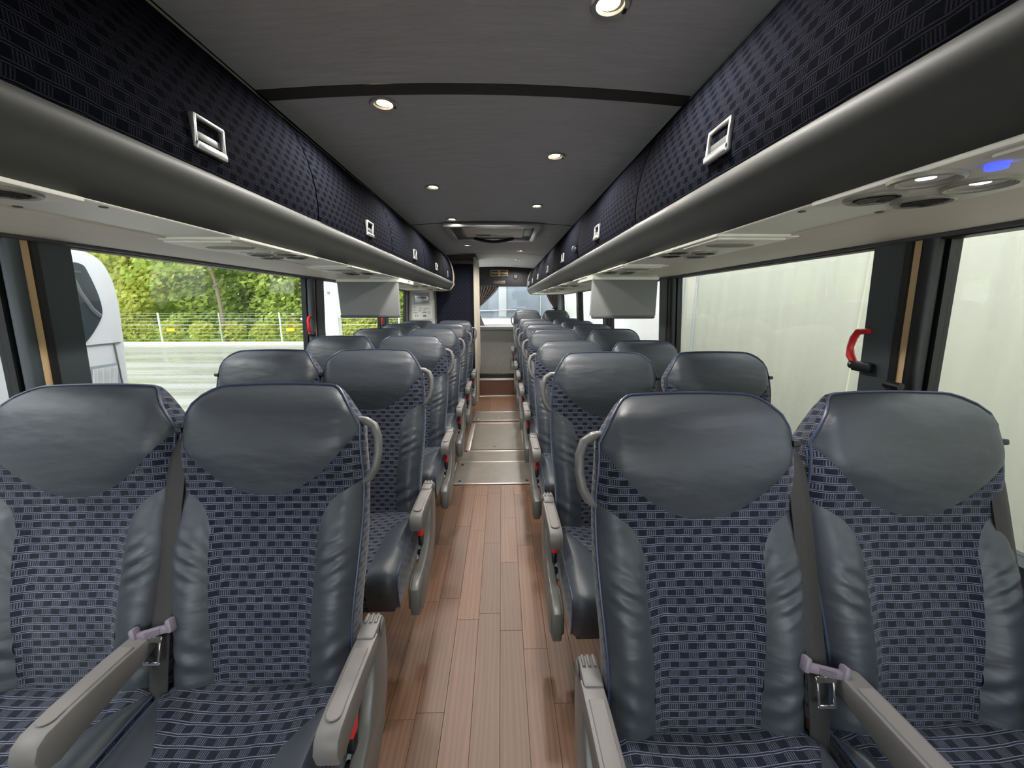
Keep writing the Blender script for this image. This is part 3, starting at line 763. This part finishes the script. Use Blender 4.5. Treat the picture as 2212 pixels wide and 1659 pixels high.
def arm_mesh(sg, mat, L=.225):
    """armrest from pivot (y=0) forward; cross-section width .046"""
    m = MB()
    prof = [(.012, .012), (.012, -.020), (-.05, -.034), (-.10, -.042), (-.16, -.050), (-L + .03, -.058), (-L + .004, -.050), (-L - .004, -.02), (-L + .004, .002), (-L + .02, .012), (-.16, .016), (-.06, .016)]
    m.prism(prof, 'x', -.0235, .0235, .005); a = m.mesh('armrest', mat)
    m = MB(); n = 10
    poly = [(-.0155, -.035)] + [(-.0155 * math.cos(PI * k / n), -L + .045 - .0155 * math.sin(PI * k / n)) for k in range(n + 1)] + [(.0155, -.035)]
    m.prism(poly, 'z', .0145, .0185, .0015, 1); p = m.mesh('arm_pad', M['pad'])
    return a, p
ARM, PAD = arm_mesh(1, M['arm'])
def lower_meshes(sg):
    """aisle end panel, sg=+1: aisle lies towards +x"""
    D = {}
    pan = [(.062, .592), (.094, .580), (.102, .545), (.100, .46), (.082, .38), (.045, .315), (-.01, .268), (-.09, .236), (-.18, .222), (-.25, .222), (-.292, .245), (-.30, .29), (-.288, .345), (-.25, .368),
           (-.18, .366), (-.11, .376), (-.055, .405), (-.008, .47), (.01, .53), (.025, .58)]
    m = MB(); m.prism(pan, 'x', sg * .225, sg * .258, .007, 3); D['panel'] = m.mesh('end_panel', M['panel'])
    m = MB(); m.prism([(.015, .56), (.045, .56), (.045, .42), (.0, .34), (-.08, .29), (-.12, .35), (-.05, .40), (-.005, .47)], 'x', sg * .212, sg * .230, .004); D['inner'] = m.mesh('inner_plate', M['greyplate'])
    m = MB(); m.prism([(-.292, .27), (-.282, .345), (-.25, .362), (-.17, .366), (-.14, .33), (-.16, .26), (-.24, .226)], 'x', sg * .216, sg * .262, .010, 3); D['toe'] = m.mesh('panel_toe', M['panel'])
    m = MB(); m.box((sg * .236, .050, .580), (.044, .075, .026), .008)
    m.lathe([(0, sg * .004), (.014, sg * .003), (.017, 0)], (sg * .260, .068, .575), 'x', 16)
    for k in (-1, 0, 1): m.box((sg * .236 + .012 * k, .07, .594), (.007, .028, .006), .002)
    D['hinge'] = m.mesh('arm_hinge', M['arm'])
    m = MB(); m.box((sg * .236, .004, .552), (.034, .026, .018), .005); m.box((sg * .236, .008, .528), (.034, .026, .018), .005); D['ctrl'] = m.mesh('recline_switch', M['black'])
    m = MB(); m.lathe([(0, -.004), (.006, -.003), (.006, 0)], (sg * .240, -.010, .554), 'y', 10); m.lathe([(0, -.004), (.006, -.003), (.006, 0)], (sg * .240, -.006, .529), 'y', 10); D['stud'] = m.mesh('switch_stud', M['chrome'])
    m = MB(); m.box((0, 0, 0), (.022, .030, .052), .004); D['buckle'] = m.mesh('belt_buckle', M['red'])
    m = MB(); m.box((0, -.0155, .006), (.010, .002, .020), .0008, 1); m.box((0, .0, .0262), (.012, .018, .002), .0008, 1); D['slot'] = m.mesh('buckle_slot', M['black'])
    m = MB(); m.box((0, .004, -.045), (.018, .024, .045), .004); m.tube([(0, .004, -.06), (.003 * sg, .02, -.10), (0, .03, -.13)], .008, 6); D['stalk'] = m.mesh('buckle_stalk', M['black'])
    m = MB(); m.box((0, 0, 0), (.026, .034, .045), .005); m.box((0, -.018, .006), (.014, .006, .02), .002); D['lever'] = m.mesh('recline_lever', M['black'])
    m = MB(); m.tube([(sg * .198, .034, SB - .092), (sg * .222, .030, SB - .094), (sg * .243, .026, SB - .106), (sg * .254, .022, SB - .135), (sg * .255, .020, SB - .172), (sg * .248, .022, SB - .206), (sg * .234, .026, SB - .232), (sg * .205, .032, SB - .250)], .0105, 10)
    D['grab'] = m.mesh('grab_handle', M['handle'])
    m = MB(); m.box((-sg * .217, .012, SB - .112), (.018, .022, .014), .004); m.box((-sg * .214, .02, SB - .135), (.008, .014, .05), .003); D['guide'] = m.mesh('belt_guide', M['black'])
    # belt: strap down the inner side, tongue plate hanging on it
    bx = -sg * .220
    m = MB(); pts = []
    path = [(bx + sg * .010, .02, SB - .11), (bx + sg * .008, .000, SB - .18), (bx + sg * .004, -.012, SB - .34), (bx + sg * .002, -.024, SB - .50), (bx + sg * .002, -.030, SB - .56), (bx, -.030, SB - .70), (bx, -.02, SB - .86)]
    path = cr_path(path, 4)
    for i, p in enumerate(path):
        wv = .024 if i > 3 else .010 + .0035 * i
        pts.append([(p[0] + wv * a, p[1] + .006 * math.cos(a * PI * .5) * -1 - .004 * sg * a, p[2]) for a in (-1, -.5, 0, .5, 1)])
    m.grid(pts); m.grid([[(x, y + .002, z) for (x, y, z) in r] for r in pts]); D['strap'] = m.mesh('belt_strap', M['belt'])
    z0 = SB - .555; y0 = -.050
    ang = math.radians(-15) * sg; rot = Matrix.Rotation(ang, 3, 'Y'); px = bx + sg * .004
    m = MB(); m.box((px, y0, z0), (.086, .014, .018), .005, 2, rot)
    for q in (-1, 1): m.box((px + q * .039, y0 - .002, z0 + .006 + q * .039 * math.tan(-ang)), (.013, .02, .030), .005, 2, rot)
    for q in range(5): m.box((px + .002, y0 - .0075, z0 - .006 + .003 * q), (.036, .002, .0012), 0, 1, rot)
    D['tplate'] = m.mesh('belt_plate', M['beltplate'])
    m = MB(); x0 = px
    for (dx, dz, sx, sz) in [(-.016, -.040, .006, .055), (.016, -.040, .006, .055), (0, -.067, .038, .008), (0, -.014, .044, .014)]: m.box((x0 + dx, y0 - .004, z0 + dz), (sx, .004, sz), .0014, 1)
    D['tongue'] = m.mesh('belt_tongue', M['chrome'])
    m = MB(); m.box((-sg * .1, -.10, .03), (.07, .40, .06), .01); m.box((-sg * .1, -.12, .19), (.05, .12, .30), .01); m.box((-sg * .22, -.15, .335), (.80, .06, .03), .005); D['leg'] = m.mesh('pedestal', M['tvdark'])
    return D
LD = {1: lower_meshes(1), -1: lower_meshes(-1)}
NUM = {}
def seat(cx, yt, sg, aisle, label, group, recl=13.6, z0=0.0, belt=True, leg=True, num=None):
    """sg: direction (+1/-1 in x) of the aisle"""
    yc = yt - SB * math.sin(math.radians(13.6))
    t = thing('passenger_chair', label, 'seat', (cx, yc, z0), group)
    P0 = (0, 0, .477); R = (-math.radians(recl), 0, 0)
    L = LD[sg]
    bs = link('back_shell', BD['back_shell'], t, P0, R)
    link('side_band', BD['side_band'], t, P0, R); link('headrest', BD['headrest'], t, P0, R); link('back_insert', BD['back_insert'], t, P0, R)
    link('side_bolster', BD['wingL'], t, P0, R); link('side_bolster', BD['wingR'], t, P0, R); link('piping', BD['piping'], t, P0, R)
    link('belt_guide', L['guide'], t, P0, R)
    c = link('cushion_base', CD['base'], t)
    for nm, k in (('cushion_insert', 'ins'), ('cushion_bolster', 'bl'), ('cushion_bolster', 'br'), ('cushion_side', 'sbl'), ('cushion_side', 'sbr'), ('cushion_piping', 'pbl'), ('cushion_piping', 'pbr')):
        link(nm, CD[k], t)
    if aisle:
        p = link('end_panel', L['panel'], t); link('inner_plate', L['inner'], p); link('panel_toe', L['toe'], p); link('arm_hinge', L['hinge'], p)
        s = link('recline_switch', L['ctrl'], p); link('switch_stud', L['stud'], p)
        a = link('armrest', ARM, t, (sg * .238, .022, .574), (math.radians(-1), 0, 0)); link('arm_pad', PAD, a)
        b = link('belt_buckle', L['buckle'], t, (sg * .226, -.072, .458), (math.radians(-8), 0, 0)); tag(b, 'red belt buckle'); link('buckle_slot', L['slot'], b); link('buckle_stalk', L['stalk'], b)
        link('recline_lever', L['lever'], t, (sg * .226, -.088, .352))
        link('grab_handle', L['grab'], t, P0, R)
        if leg: link('pedestal', L['leg'], t)
        if num:
            link('seat_number', num, p, (sg * .230, -.0055, .529), (PI / 2, 0, 0))
        if belt:
            q = link('belt_strap', L['strap'], t, P0, R); link('belt_plate', L['tplate'], t, P0, R); link('belt_tongue', L['tongue'], t, P0, R)
    else:
        a = link('armrest', ARM, t, (sg * .197, -.010, .622), (math.radians(-1), 0, 0)); link('arm_pad', PAD, a)
        if belt: link('belt_strap', L['strap'], t, (sg * .026, 0, .477), R)
    return t
NUMM = text_mesh('2', .016, M['paper'], 'seat_number')
rowword = ['front row', 'second row', 'third row', 'fourth row', 'fifth row', 'sixth row', 'seventh row']
GRP = 'navy and grey coach seats'
for k in range(6):
    yt = .93 + .75 * k; n = NUMM if k == 0 else None
    seat(-.49, yt, 1, True, 'aisle seat of the %s left of the aisle, with grab handle and armrest' % rowword[k], GRP, belt=k < 3, num=n)
    seat(-.932, yt, 1, False, 'window seat of the %s on the left, beside the trees' % rowword[k], GRP, belt=False)
for k in range(7):
    yt = .80 + .755 * k; rc = 20.5 if k == 2 else 13.6
    seat(.494, yt, -1, True, 'aisle seat of the %s right of the aisle, with grab handle and armrest' % rowword[k], GRP, rc, belt=k < 3)
    seat(.960, yt, -1, False, 'window seat of the %s on the right, beside the cream trailer' % rowword[k], GRP, rc, belt=k < 2)
seat(.48, 6.28, -1, True, 'aisle seat of the raised last row by the rear window', GRP, z0=.095, belt=False, leg=False)
seat(.94, 6.28, -1, False, 'window seat of the raised last row by the rear window', GRP, z0=.095, belt=False)

# ------------------------------------------------------------------ lavatory front wall, rear fascia, rear window
lv = struct('wall_lavatory')
part('lavatory_box', MB().box((-.735, 5.68, 1.0), (.93, .70, 2.0)), M['sidewall'], lv, smooth=False)
part('white_panel', MB().box((-1.00, 5.315, .95), (.36, .03, 1.9), .006), M['offwhite'], lv)
part('steel_edge', MB().box((-.812, 5.31, .95), (.02, .035, 1.9), .005), M['tvdark'], lv)
m = MB(); m.grid([[(-.80 + .50 * i / 2, 5.322, .0 + 1.87 * j / 2) for i in range(3)] for j in range(3)], [[(.5 * i / 2, 1.87 * j / 2) for i in range(3)] for j in range(3)]); part('moquette_panel', m, M['wallfab'], lv)
part('header_band', MB().box((-.54, 5.312, 1.90), (.54, .03, .06), .006), M['headerbrown'], lv)
part('door_jamb', MB().box((-.283, 5.34, .98), (.036, .09, 1.96), .008), M['beige'], lv)
part('aisle_side', MB().box((-.268, 5.70, .98), (.012, .66, 1.96), .003), M['beige'], lv)
t = thing('emergency_handle_plate', 'grey square plate with chrome handle on the lavatory wall', 'handle', (-.99, 5.297, 1.43))
part('plate', MB().box((0, 0, 0), (.215, .012, .15), .004), M['greyplate'], t); part('recess', MB().box((0, -.005, 0), (.18, .006, .115), .004), M['satin'], t)
m = MB(); m.tube([(-.06, -.016, .0), (-.02, -.02, .006), (.03, -.02, .004), (.06, -.016, 0)], [.010, .014, .018, .008], 10); m.tube([(.062 + .022 * math.cos(a * PI / 6), -.016, .022 * math.sin(a * PI / 6)) for a in range(12)], .006, 6, closed=True); part('lever', m, M['chrome'], t)
part('top_light', MB().box((0, .0, .10), (.12, .02, .02), .004), M['offwhite'], t)
t = thing('notice_sheet', 'white printed safety notice pinned below the handle plate', 'notice', (-.992, 5.297, 1.245))
part('sheet', MB().box((0, 0, 0), (.265, .003, .175)), M['paper'], t)
for (x, z, a, h) in [(-.10, .07, .03, .008), (-.02, .055, .04, .005), (.05, .055, .06, .004), (.10, .055, .03, .004), (-.10, .03, .045, .004), (-.03, .03, .04, .004), (.04, .035, .05, .004), (-.03, .018, .03, .004), (.03, .02, .03, .004), (-.09, .0, .05, .005), (.01, .0, .018, .012), (.04, .0, .02, .012), (-.09, -.012, .04, .003), (-.09, -.045, .02, .014), (-.06, -.045, .012, .014), (.03, -.045, .04, .02), (.09, .01, .04, .003), (.09, .0, .04, .003), (.09, -.01, .04, .003)]:
    part('print_mark', MB().box((x, -.002, z), (a, .001, h)), M['ink'], t, smooth=False)

fs = thing('rear_header_panel', 'dark header panel above the rear window with two round speakers', 'header panel', (.15, 7.22, 1.68))
m = MB(); m.prism([(-.545, .0), (-.545, .36), (.6, .36), (.6, .0), (.45, -.03), (.40, 0)], 'y', 0, .5, .01); part('panel', m, M['fascia'], fs)
for x in (-.413, .178):
    m = MB(); m.lathe([(.0, -.003), (.034, -.004), (.040, -.012), (.046, -.010), (.047, 0)], (x, 0, .16), 'y', 20); part('speaker', m, M['black'], fs)
part('recessed_plate', MB().box((-.12, -.002, .055), (.21, .006, .06), .003), M['headerbrown'], fs)
ns = thing('maker_nameplate', 'black nameplate with gold frame and lettering above the rear window', 'sign', (.033, 7.20, 1.897))
part('backing', MB().box((0, .004, 0), (.30, .008, .105), .002), M['black'], ns)
for (x, z, a, h) in [(0, .05, .305, .006), (0, -.05, .305, .006), (-.15, 0, .006, .1), (.15, 0, .006, .1)]: part('gold_frame', MB().box((x, -.002, z), (a, .006, h)), M['signgold'], ns, smooth=False)
for (txt, x) in (('VAN', -.079), ('OOL', .079)):
    link('lettering', text_mesh(txt, .056, M['signgold']), ns, (x, -.003, 0), (PI / 2, 0, 0)).scale = (1.05, .8, 1)
m = MB(); m.box((-.009, -.002, 0), (.007, .004, .088)); m.box((.009, -.002, 0), (.007, .004, .088)); m.box((0, -.002, 0), (.018, .004, .008)); part('lettering', m, M['signgold'], ns, smooth=False)

rw = struct('wall_rear')
part('rear_bulkhead', MB().box((.1, 7.06, .80), (1.3, .06, .30), .008), M['rearpanel'], rw)
part('bulkhead_slot', MB().box((.1, 7.022, .915), (1.3, .02, .05), .004), M['tvdark'], rw)
part('rear_shelf', MB().box((.0, 7.49, .925), (2.3, .85, .02), .005), M['offwhite'], rw)
part('lower_wall', MB().box((0, 7.93, .46), (2.4, .05, .92)), M['sidewall'], rw)
part('left_wall', MB().box((-.83, 7.92, 1.5), (.80, .05, 1.2)), M['offwhite'], rw)
part('top_wall', MB().box((.3, 7.93, 1.95), (1.9, .05, .46)), M['fascia'], rw)
part('right_corner', MB().prism([(1.19, .93), (1.19, 1.75), (1.02, 1.75), (1.08, 1.45), (1.15, 1.2)], 'y', 7.85, 7.95), M['pillar'], rw)
wi = struct('window_rear')
part('window_glass', MB().box((.37, 7.93, 1.33), (1.62, .005, .82)), M['glass'], wi)
part('window_gasket', MB().box((.37, 7.91, .935), (1.62, .03, .02), .005), M['pillarblk'], wi)
def curtain(label, top0, top1, gx, bx0, bx1, zt, zg, zb, y):
    t = thing('curtain', label, 'curtain', (gx, y, zb), 'rear window curtains')
    m = MB(); pts = []; nx, nz = 60, 40
    for j in range(nz + 1):
        z = zt + (zb - zt) * j / nz; row = []
        if z > zg: f = (zt - z) / (zt - zg); k = f ** 1.6; l = top0 + (gx - .02 - top0) * k; r = top1 + (gx + .025 - top1) * (f ** 1.25)
        else: f = (zg - z) / (zg - zb); k = sst(0, .8, f); l = gx - .02 + (bx0 - gx + .02) * k; r = gx + .025 + (bx1 - gx - .025) * k
        for i in range(nx + 1):
            g = i / nx; row.append((l + (r - l) * g - gx, .022 * math.sin(g * PI * 15 + .6 * math.sin(z * 7)) * (.35 + min(1, (r - l) / .25)), z - zb))
        pts.append(row)
    m.grid(pts); part('cloth', m, M['curtain'], t)
    m = MB(); m.tube([(.045 * math.cos(a * PI / 8), .04 * math.sin(a * PI / 8), zg - zb) for a in range(16)], .014, 6, closed=True); part('tie_back', m, M['shell'], t)
curtain('mauve pleated curtain tied back at the left of the rear window', -.41, .03, -.40, -.40, -.22, 1.70, 1.28, .62, 7.72)
curtain('mauve pleated curtain tied back at the right of the rear window', .92, 1.22, 1.13, 1.10, 1.19, 1.66, 1.27, .95, 7.78)

# ------------------------------------------------------------------ small fittings
def red_handle(sg, y, zt, zb, label):
    x = sg * (WX((zt + zb) / 2) - .01)
    t = thing('emergency_exit_handle', label, 'handle', (x, y, zb), 'red window release handles')
    h = zt - zb
    m = MB(); m.tube([(0, .035, h * 1.02), (0, .0, h * .98), (0, -.012 if sg < 0 else .014, h * .78), (0, -.016 if sg < 0 else .02, h * .5), (0, -.012 if sg < 0 else .016, h * .25), (0, .004, .0)] if sg < 0 else
                     [(0, -.03, h * 1.02), (0, .004, h * .98), (0, .016, h * .78), (0, .022, h * .5), (0, .018, h * .25), (0, -.002, 0)], [.008, .010, .010, .009, .011, .009], 8); part('lever', m, M['red'], t)
    m = MB(); m.box((0, .03 * (1 if sg < 0 else -1), -.005), (.02, .06, .03), .005); m.lathe([(0, -.012), (.012, -.01), (.012, .01), (0, .012)], (0, 0, -.002), 'x', 12); part('pivot_bracket', m, M['black'], t)
    part('retaining_pin', MB().lathe([(0, -.014), (.005, -.013), (.005, .013), (0, .014)], (0, .002, 0), 'x', 10), M['chrome'], t)
red_handle(-1, 2.545, 1.275, 1.17, 'red window release handle on the left pillar behind the second row')
red_handle(-1, 4.09, 1.25, 1.15, 'red window release handle on the left pillar under the monitor')
red_handle(1, 1.158, 1.278, 1.178, 'red window release handle on the wide right pillar')
t = thing('blind_catch', 'black cylindrical catch at the foot of the wide right pillar', 'catch', (1.12, .985, 1.135))
part('knob', MB().lathe([(0, -.02), (.010, -.019), (.011, .02), (.009, .024), (0, .025)], (0, 0, .01), 'y', 14), M['black'], t); part('stem', MB().lathe([(.006, -.02), (.006, .01)], (0, 0, 0), 'z', 10), M['black'], t)
t = thing('security_camera', 'small black dome camera on the right luggage rack', 'camera', (.527, 2.50, 1.69))
part('dome', MB().lathe([(.0, -.022), (.012, -.02), (.021, -.010), (.023, 0), (.023, .010)], (0, 0, 0), 'x', 18), M['busglass'], t); part('base', MB().lathe([(.027, 0), (.028, .008), (.026, .014)], (0, 0, 0), 'x', 18), M['black'], t)
t = thing('security_camera', 'tiny black camera above the rear window beside the curtain', 'camera', (-.01, 7.20, 1.665))
part('dome', MB().lathe([(0, -.03), (.02, -.025), (.03, -.005), (.03, .012)], (0, 0, 0), 'z', 14), M['black'], t); part('base', MB().box((0, .01, .018), (.06, .05, .012), .003), M['fascia'], t)

# ------------------------------------------------------------------ outdoors
GZ = -1.45
g = struct('ground')
part('asphalt', MB().grid([[(-70 + 140 * i / 4, -30 + 57.5 * j / 4, GZ) for i in range(5)] for j in range(5)]), M['asphalt'], g)
part('verge', MB().grid([[(-90 + 160 * i / 4, 27.5 + 40 * j / 4, GZ + .12) for i in range(5)] for j in range(5)]), M['leafC'], g)
part('kerb', MB().box((-10, 27.3, GZ + .10), (120, .4, .24), .03), M['kerb'], g)

def wheel(m, x, y, r=.5, w=.3): m.lathe([(0, -w / 2), (r * .6, -w / 2), (r, -w / 2 + .04), (r, w / 2 - .04), (r * .6, w / 2), (0, w / 2)], (x, y, GZ + r), 'x', 24)
# white coach on the left, tail towards the trees
cb = thing('parked_coach', 'white coach with dark tinted windows parked outside the left windows', 'coach', (-4.4, -1.5, GZ))
B = Vector((4.4, 1.5, -GZ))
prof = cr_path([(3.40, -1.15), (3.42, -.2), (3.434, .66), (3.468, 1.03), (3.492, 1.40), (3.455, 1.63), (3.36, 1.745), (3.15, 1.80)], 4) + [(-8.0, 1.82), (-8.2, 1.6), (-8.3, .5), (-8.3, -1.15)]
m = MB(); m.prism([(y + B.y, z + B.z) for (y, z) in prof], 'x', -5.6 + B.x, -3.2 + B.x, .05, 3); part('body', m, M['white'], cb)
wp = cr_path([(3.12, 1.052), (3.20, 1.13), (3.285, 1.24), (3.31, 1.32), (3.30, 1.45), (3.26, 1.60), (3.235, 1.655), (3.18, 1.672)], 3) + [(-7.8, 1.69), (-7.9, 1.05)]
m = MB(); m.prism([(y + B.y, z + B.z) for (y, z) in wp], 'x', -3.205 + B.x, -3.192 + B.x, .004, 1); part('side_window', m, M['busglass'], cb)
part('window_line', MB().box((-3.19 + B.x, -2.3 + B.y, 1.60 + B.z), (.008, 11, .006)), M['seam'], cb)
part('panel_line', MB().box((-3.195 + B.x, -2.4 + B.y, 1.035 + B.z), (.012, 11.6, .008)), M['seam'], cb)
part('panel_line', MB().box((-3.195 + B.x, 3.345 + B.y, .2 + B.z), (.012, .008, 1.66)), M['seam'], cb)
part('vent_surround', MB().box((-3.194 + B.x, 3.2 + B.y, .72 + B.z), (.008, .27, .30), .003), M['greyplate'], cb)
for k in range(17): part('vent_slat', MB().box((-3.186 + B.x, 3.105 + .0118 * k + B.y, .72 + B.z), (.012, .006, .26), 0, 1, Matrix.Rotation(math.radians(-12), 3, 'X')), M['white'], cb, smooth=False)
for y in (1.2, -5.5):
    m = MB(); wheel(m, -3.4 + B.x, y + B.y); m.v = [(x, y, z - GZ) for (x, y, z) in m.v]; part('wheel', m, M['tyre'], cb)
# second dark strip: interior of that coach glimpsed as a pale curtain behind glass
m = MB(); m.tube([(-3.188 + B.x, 3.11 + B.y, 1.62 + B.z), (-3.188 + B.x, 3.16 + B.y, 1.45 + B.z), (-3.188 + B.x, 3.22 + B.y, 1.32 + B.z), (-3.188 + B.x, 3.27 + B.y, 1.26 + B.z)], [.012, .014, .016, .018], 6); part('window_post', m, M['tvgrey'], cb)

tr = thing('box_trailer', 'plain cream box trailer filling the view outside the right windows', 'trailer', (3.4, 0.5, GZ))
B = Vector((-3.9, -.5, -GZ))
part('box', MB().box((4.2 + B.x, .6 + B.y, .75 + B.z), (2.4, 9.6, 3.1), .04), M['cream'], tr)
part('front_wall', MB().box((4.2 + B.x, 11.5 + B.y, .75 + B.z), (2.4, 11.6, 3.0), .05), M['white'], tr)
for y in (4.86, 5.22): part('corner_rail', MB().box((2.985 + B.x, y + B.y, .75 + B.z), (.03, .03, 3.1), .006), M['greyplate'], tr)
for y in (-2.2, -.6, 1.0, 2.6): part('panel_seam', MB().box((2.997 + B.x, y + B.y, .75 + B.z), (.01, .012, 3.0)), M['cream'], tr)
part('bottom_rail', MB().box((2.99 + B.x, .6 + B.y, -.78 + B.z), (.05, 9.6, .10), .01), M['seam'], tr)
for y in (-3.2, -2.0, 8.2):
    m = MB(); wheel(m, 3.3, y); m.v = [(x + B.x, y + B.y, z - GZ) for (x, y, z) in m.v]; part('wheel', m, M['tyre'], tr)

rc = thing('coach_behind', 'white coach with big dark windscreen seen through the rear window', 'coach', (.6, 11.0, GZ))
B = Vector((-.6, -11.0, -GZ))
part('body', MB().box((.6 + B.x, 16 + B.y, .45 + B.z), (2.6, 9.6, 3.5), .12, 3), M['white'], rc)
part('windscreen', MB().box((.6 + B.x, 11.18 + B.y, 1.55 + B.z), (2.44, .06, 1.16), .02), M['screen'], rc)
part('windscreen_post', MB().box((.62 + .55 + B.x, 11.13 + B.y, 1.55 + B.z), (.02, .03, 1.14)), M['greyplate'], rc)
part('wiper', MB().tube([(-.6 + B.x, 11.12 + B.y, 1.16 + B.z), (.5 + B.x, 11.12 + B.y, 1.19 + B.z)], .014, 6), M['greyplate'], rc)
part('sun_visor', MB().box((.1 + B.x, 11.13 + B.y, 1.55 + B.z), (.22, .02, 1.1), .004), M['greyplate'], rc)
part('bumper', MB().box((.6 + B.x, 11.1 + B.y, -.6 + B.z), (2.5, .25, .5), .06), M['white'], rc)
for x0 in (-.5, 1.7):
    for y in (13.4, 18.5):
        m = MB(); wheel(m, x0, y); m.v = [(x + B.x, y + B.y, z - GZ) for (x, y, z) in m.v]; part('wheel', m, M['tyre'], rc)

t = thing('gantry_post', 'white steel post with a cross bar beyond the second left pillar', 'post', (-3.76, 9.0, GZ))
part('upright', MB().box((0, 0, 2.0), (.30, .20, 4.0), .01), M['postwhite'], t); part('cross_bar', MB().box((.35, -.02, 2.55), (1.1, .12, .11), .01), M['postwhite'], t); part('bracket', MB().box((.0, -.11, 3.05), (.06, .03, .05), .004), M['seam'], t)

fe = thing('wire_fence', 'tall wire fence with pale posts in front of the trees', 'fence', (-16, 27.9, GZ))
for k in range(-3, 5):
    x = k * 4.15 - 3.65
    m = MB(); m.tube([(x, 0, 0), (x, 0, 2.2)], .06, 8); part('post', m, M['postwhite'] if k % 2 else M['wire'], fe)
for z in (.35, .6, .85, 1.1, 1.35, 1.6, 1.8, 2.0, 2.15): part('wire', MB().tube([(-18, -.07, z), (16, -.07, z + .01)], .008 if z != 1.35 else .025, 5), M['wire'], fe)
for x in (-7.0, 1.2, 9): part('warning_tag', MB().box((x, -.12, 1.02), (.55, .02, .22), .004), M['yellow'], fe)

def leaves(m, c, rx, ry, rz, n, size, rng):
    for _ in range(n):
        while True:
            a = Vector((rng.uniform(-1, 1), rng.uniform(-1, 1), rng.uniform(-1, 1)))
            if .25 < a.length < 1: break
        p = Vector((c[0] + a.x * rx, c[1] + a.y * ry, c[2] + a.z * rz)); s = size * rng.uniform(.6, 1.4)
        n1 = Vector((rng.gauss(0, 1), rng.gauss(0, 1), rng.gauss(0, 1))).normalized(); n2 = n1.orthogonal().normalized(); n3 = n1.cross(n2)
        o = len(m.v)
        for (u, v) in ((-1, -.1), (-.1, -.6), (1, 0), (-.1, .6)):
            m.v.append(tuple(p + n2 * (u * s) + n3 * (v * s))); m.uv.append((0, 0))
        m.f.append((o, o + 1, o + 2, o + 3))
def leafmesh(m, name, mat):
    me = bpy.data.meshes.new(name); me.from_pydata(m.v, [], m.f); me.materials.append(mat); return me
def tree(x, y, h, rad, label, mat, seed, low=.3, n=2600, trunk=.16, lean=0.0):
    rng = random.Random(seed)
    t = thing('tree', label, 'tree', (x, y, GZ + .1), 'trees behind the fence')
    m = MB(); pth = [(lean * k * h * .9 / 5 + .12 * math.sin(k * 1.7 + seed), .1 * math.cos(k + seed), h * .95 * k / 5) for k in range(6)]
    m.tube(pth, [trunk * (1 - .15 * k) for k in range(6)], 8)
    for k in range(7):
        z = h * rng.uniform(.3, .85); a = rng.uniform(0, 6.28); ln = rad * rng.uniform(.5, .9); bx = lean * z
        m.tube([(bx, 0, z), (bx + math.cos(a) * ln * .5, math.sin(a) * ln * .5, z + .25), (bx + math.cos(a) * ln, math.sin(a) * ln, z + .7)], [.06, .045, .02], 6)
    part('trunk', m, M['bark'], t)
    m = MB(); nb = 16
    for k in range(nb):
        z = h * (low + (1 - low) * (k + .5) / nb); rr = rad * (.55 + .45 * math.sin(PI * min(1, (k + 2) / (nb + 2)))) * rng.uniform(.8, 1.1)
        a = rng.uniform(0, 6.28); off = rr * .45
        leaves(m, (lean * z + math.cos(a) * off, math.sin(a) * off, z), rr * .8, rr * .7, h * .10, n // nb, .20 * (h / 9.5), rng)
    link('foliage', leafmesh(m, 'foliage', mat), t)
spec = [(-31, 31, 9.5, 3.4, 'leafA'), (-27, 30, 8.5, 3.0, 'leafB'), (-23.5, 31, 9.5, 3.2, 'leafA'), (-19.8, 31.5, 10, 3.2, 'leafC'), (-15.6, 30.8, 9.0, 3.2, 'leafA'), (-10.5, 31, 9.2, 3.0, 'leafB'), (-7, 31, 9, 3.0, 'leafA'),
        (-34, 37, 12, 4.5, 'leafC'), (-28, 37.5, 12, 4.2, 'leafA'), (-22, 37, 12.5, 4.4, 'leafC'), (-16, 38, 12, 4.2, 'leafA'), (-10, 37, 12, 4.2, 'leafC'), (-4, 37, 12, 4.2, 'leafA'), (2, 36, 12, 4.2, 'leafC')]
pos = ['far left front', 'left front', 'third from left in the front', 'centre right front', 'right front', 'sixth from left in the front', 'rightmost front']
for k, (x, y, h, r, mt) in enumerate(spec):
    front = k < 7
    lab = ('broad green tree in the %s row behind the fence' % pos[k]) if front else ('tall tree in the back row behind the fence, %s from the left' % (ORD[k - 7] if k > 7 else 'first'))
    tree(x, y, h, r, lab, M[mt], 100 + k, .04 if front else .02, 4600 if front else 5600)
tree(-19.5, 28.3, 11, 1.9, 'slender pale-trunked pine leaning left in front of the other trees', M['leafB'], 55, .52, 1500, .15, -.13)
for k in range(11):
    x = -30 + 2.15 * k; rng = random.Random(300 + k)
    t = thing('shrub', 'low yellow-green shrub along the fence, %s from the left' % ['first', 'second', 'third', 'fourth', 'fifth', 'sixth', 'seventh', 'eighth', 'ninth', 'tenth', 'eleventh'][k], 'shrub', (x, 28.5, GZ + .1), 'shrubs along the fence')
    m = MB(); leaves(m, (0, 0, .75), 1.05 * rng.uniform(.8, 1.1), .7, .75 * rng.uniform(.85, 1.2), 420, .13, rng); link('foliage', leafmesh(m, 'foliage', M['leafB']), t)
    m = MB()
    for q in range(4): m.tube([(0, 0, 0), (.25 * math.cos(q * 1.6), .2 * math.sin(q * 1.6), .8)], .025, 5)
    part('stem', m, M['bark'], t)
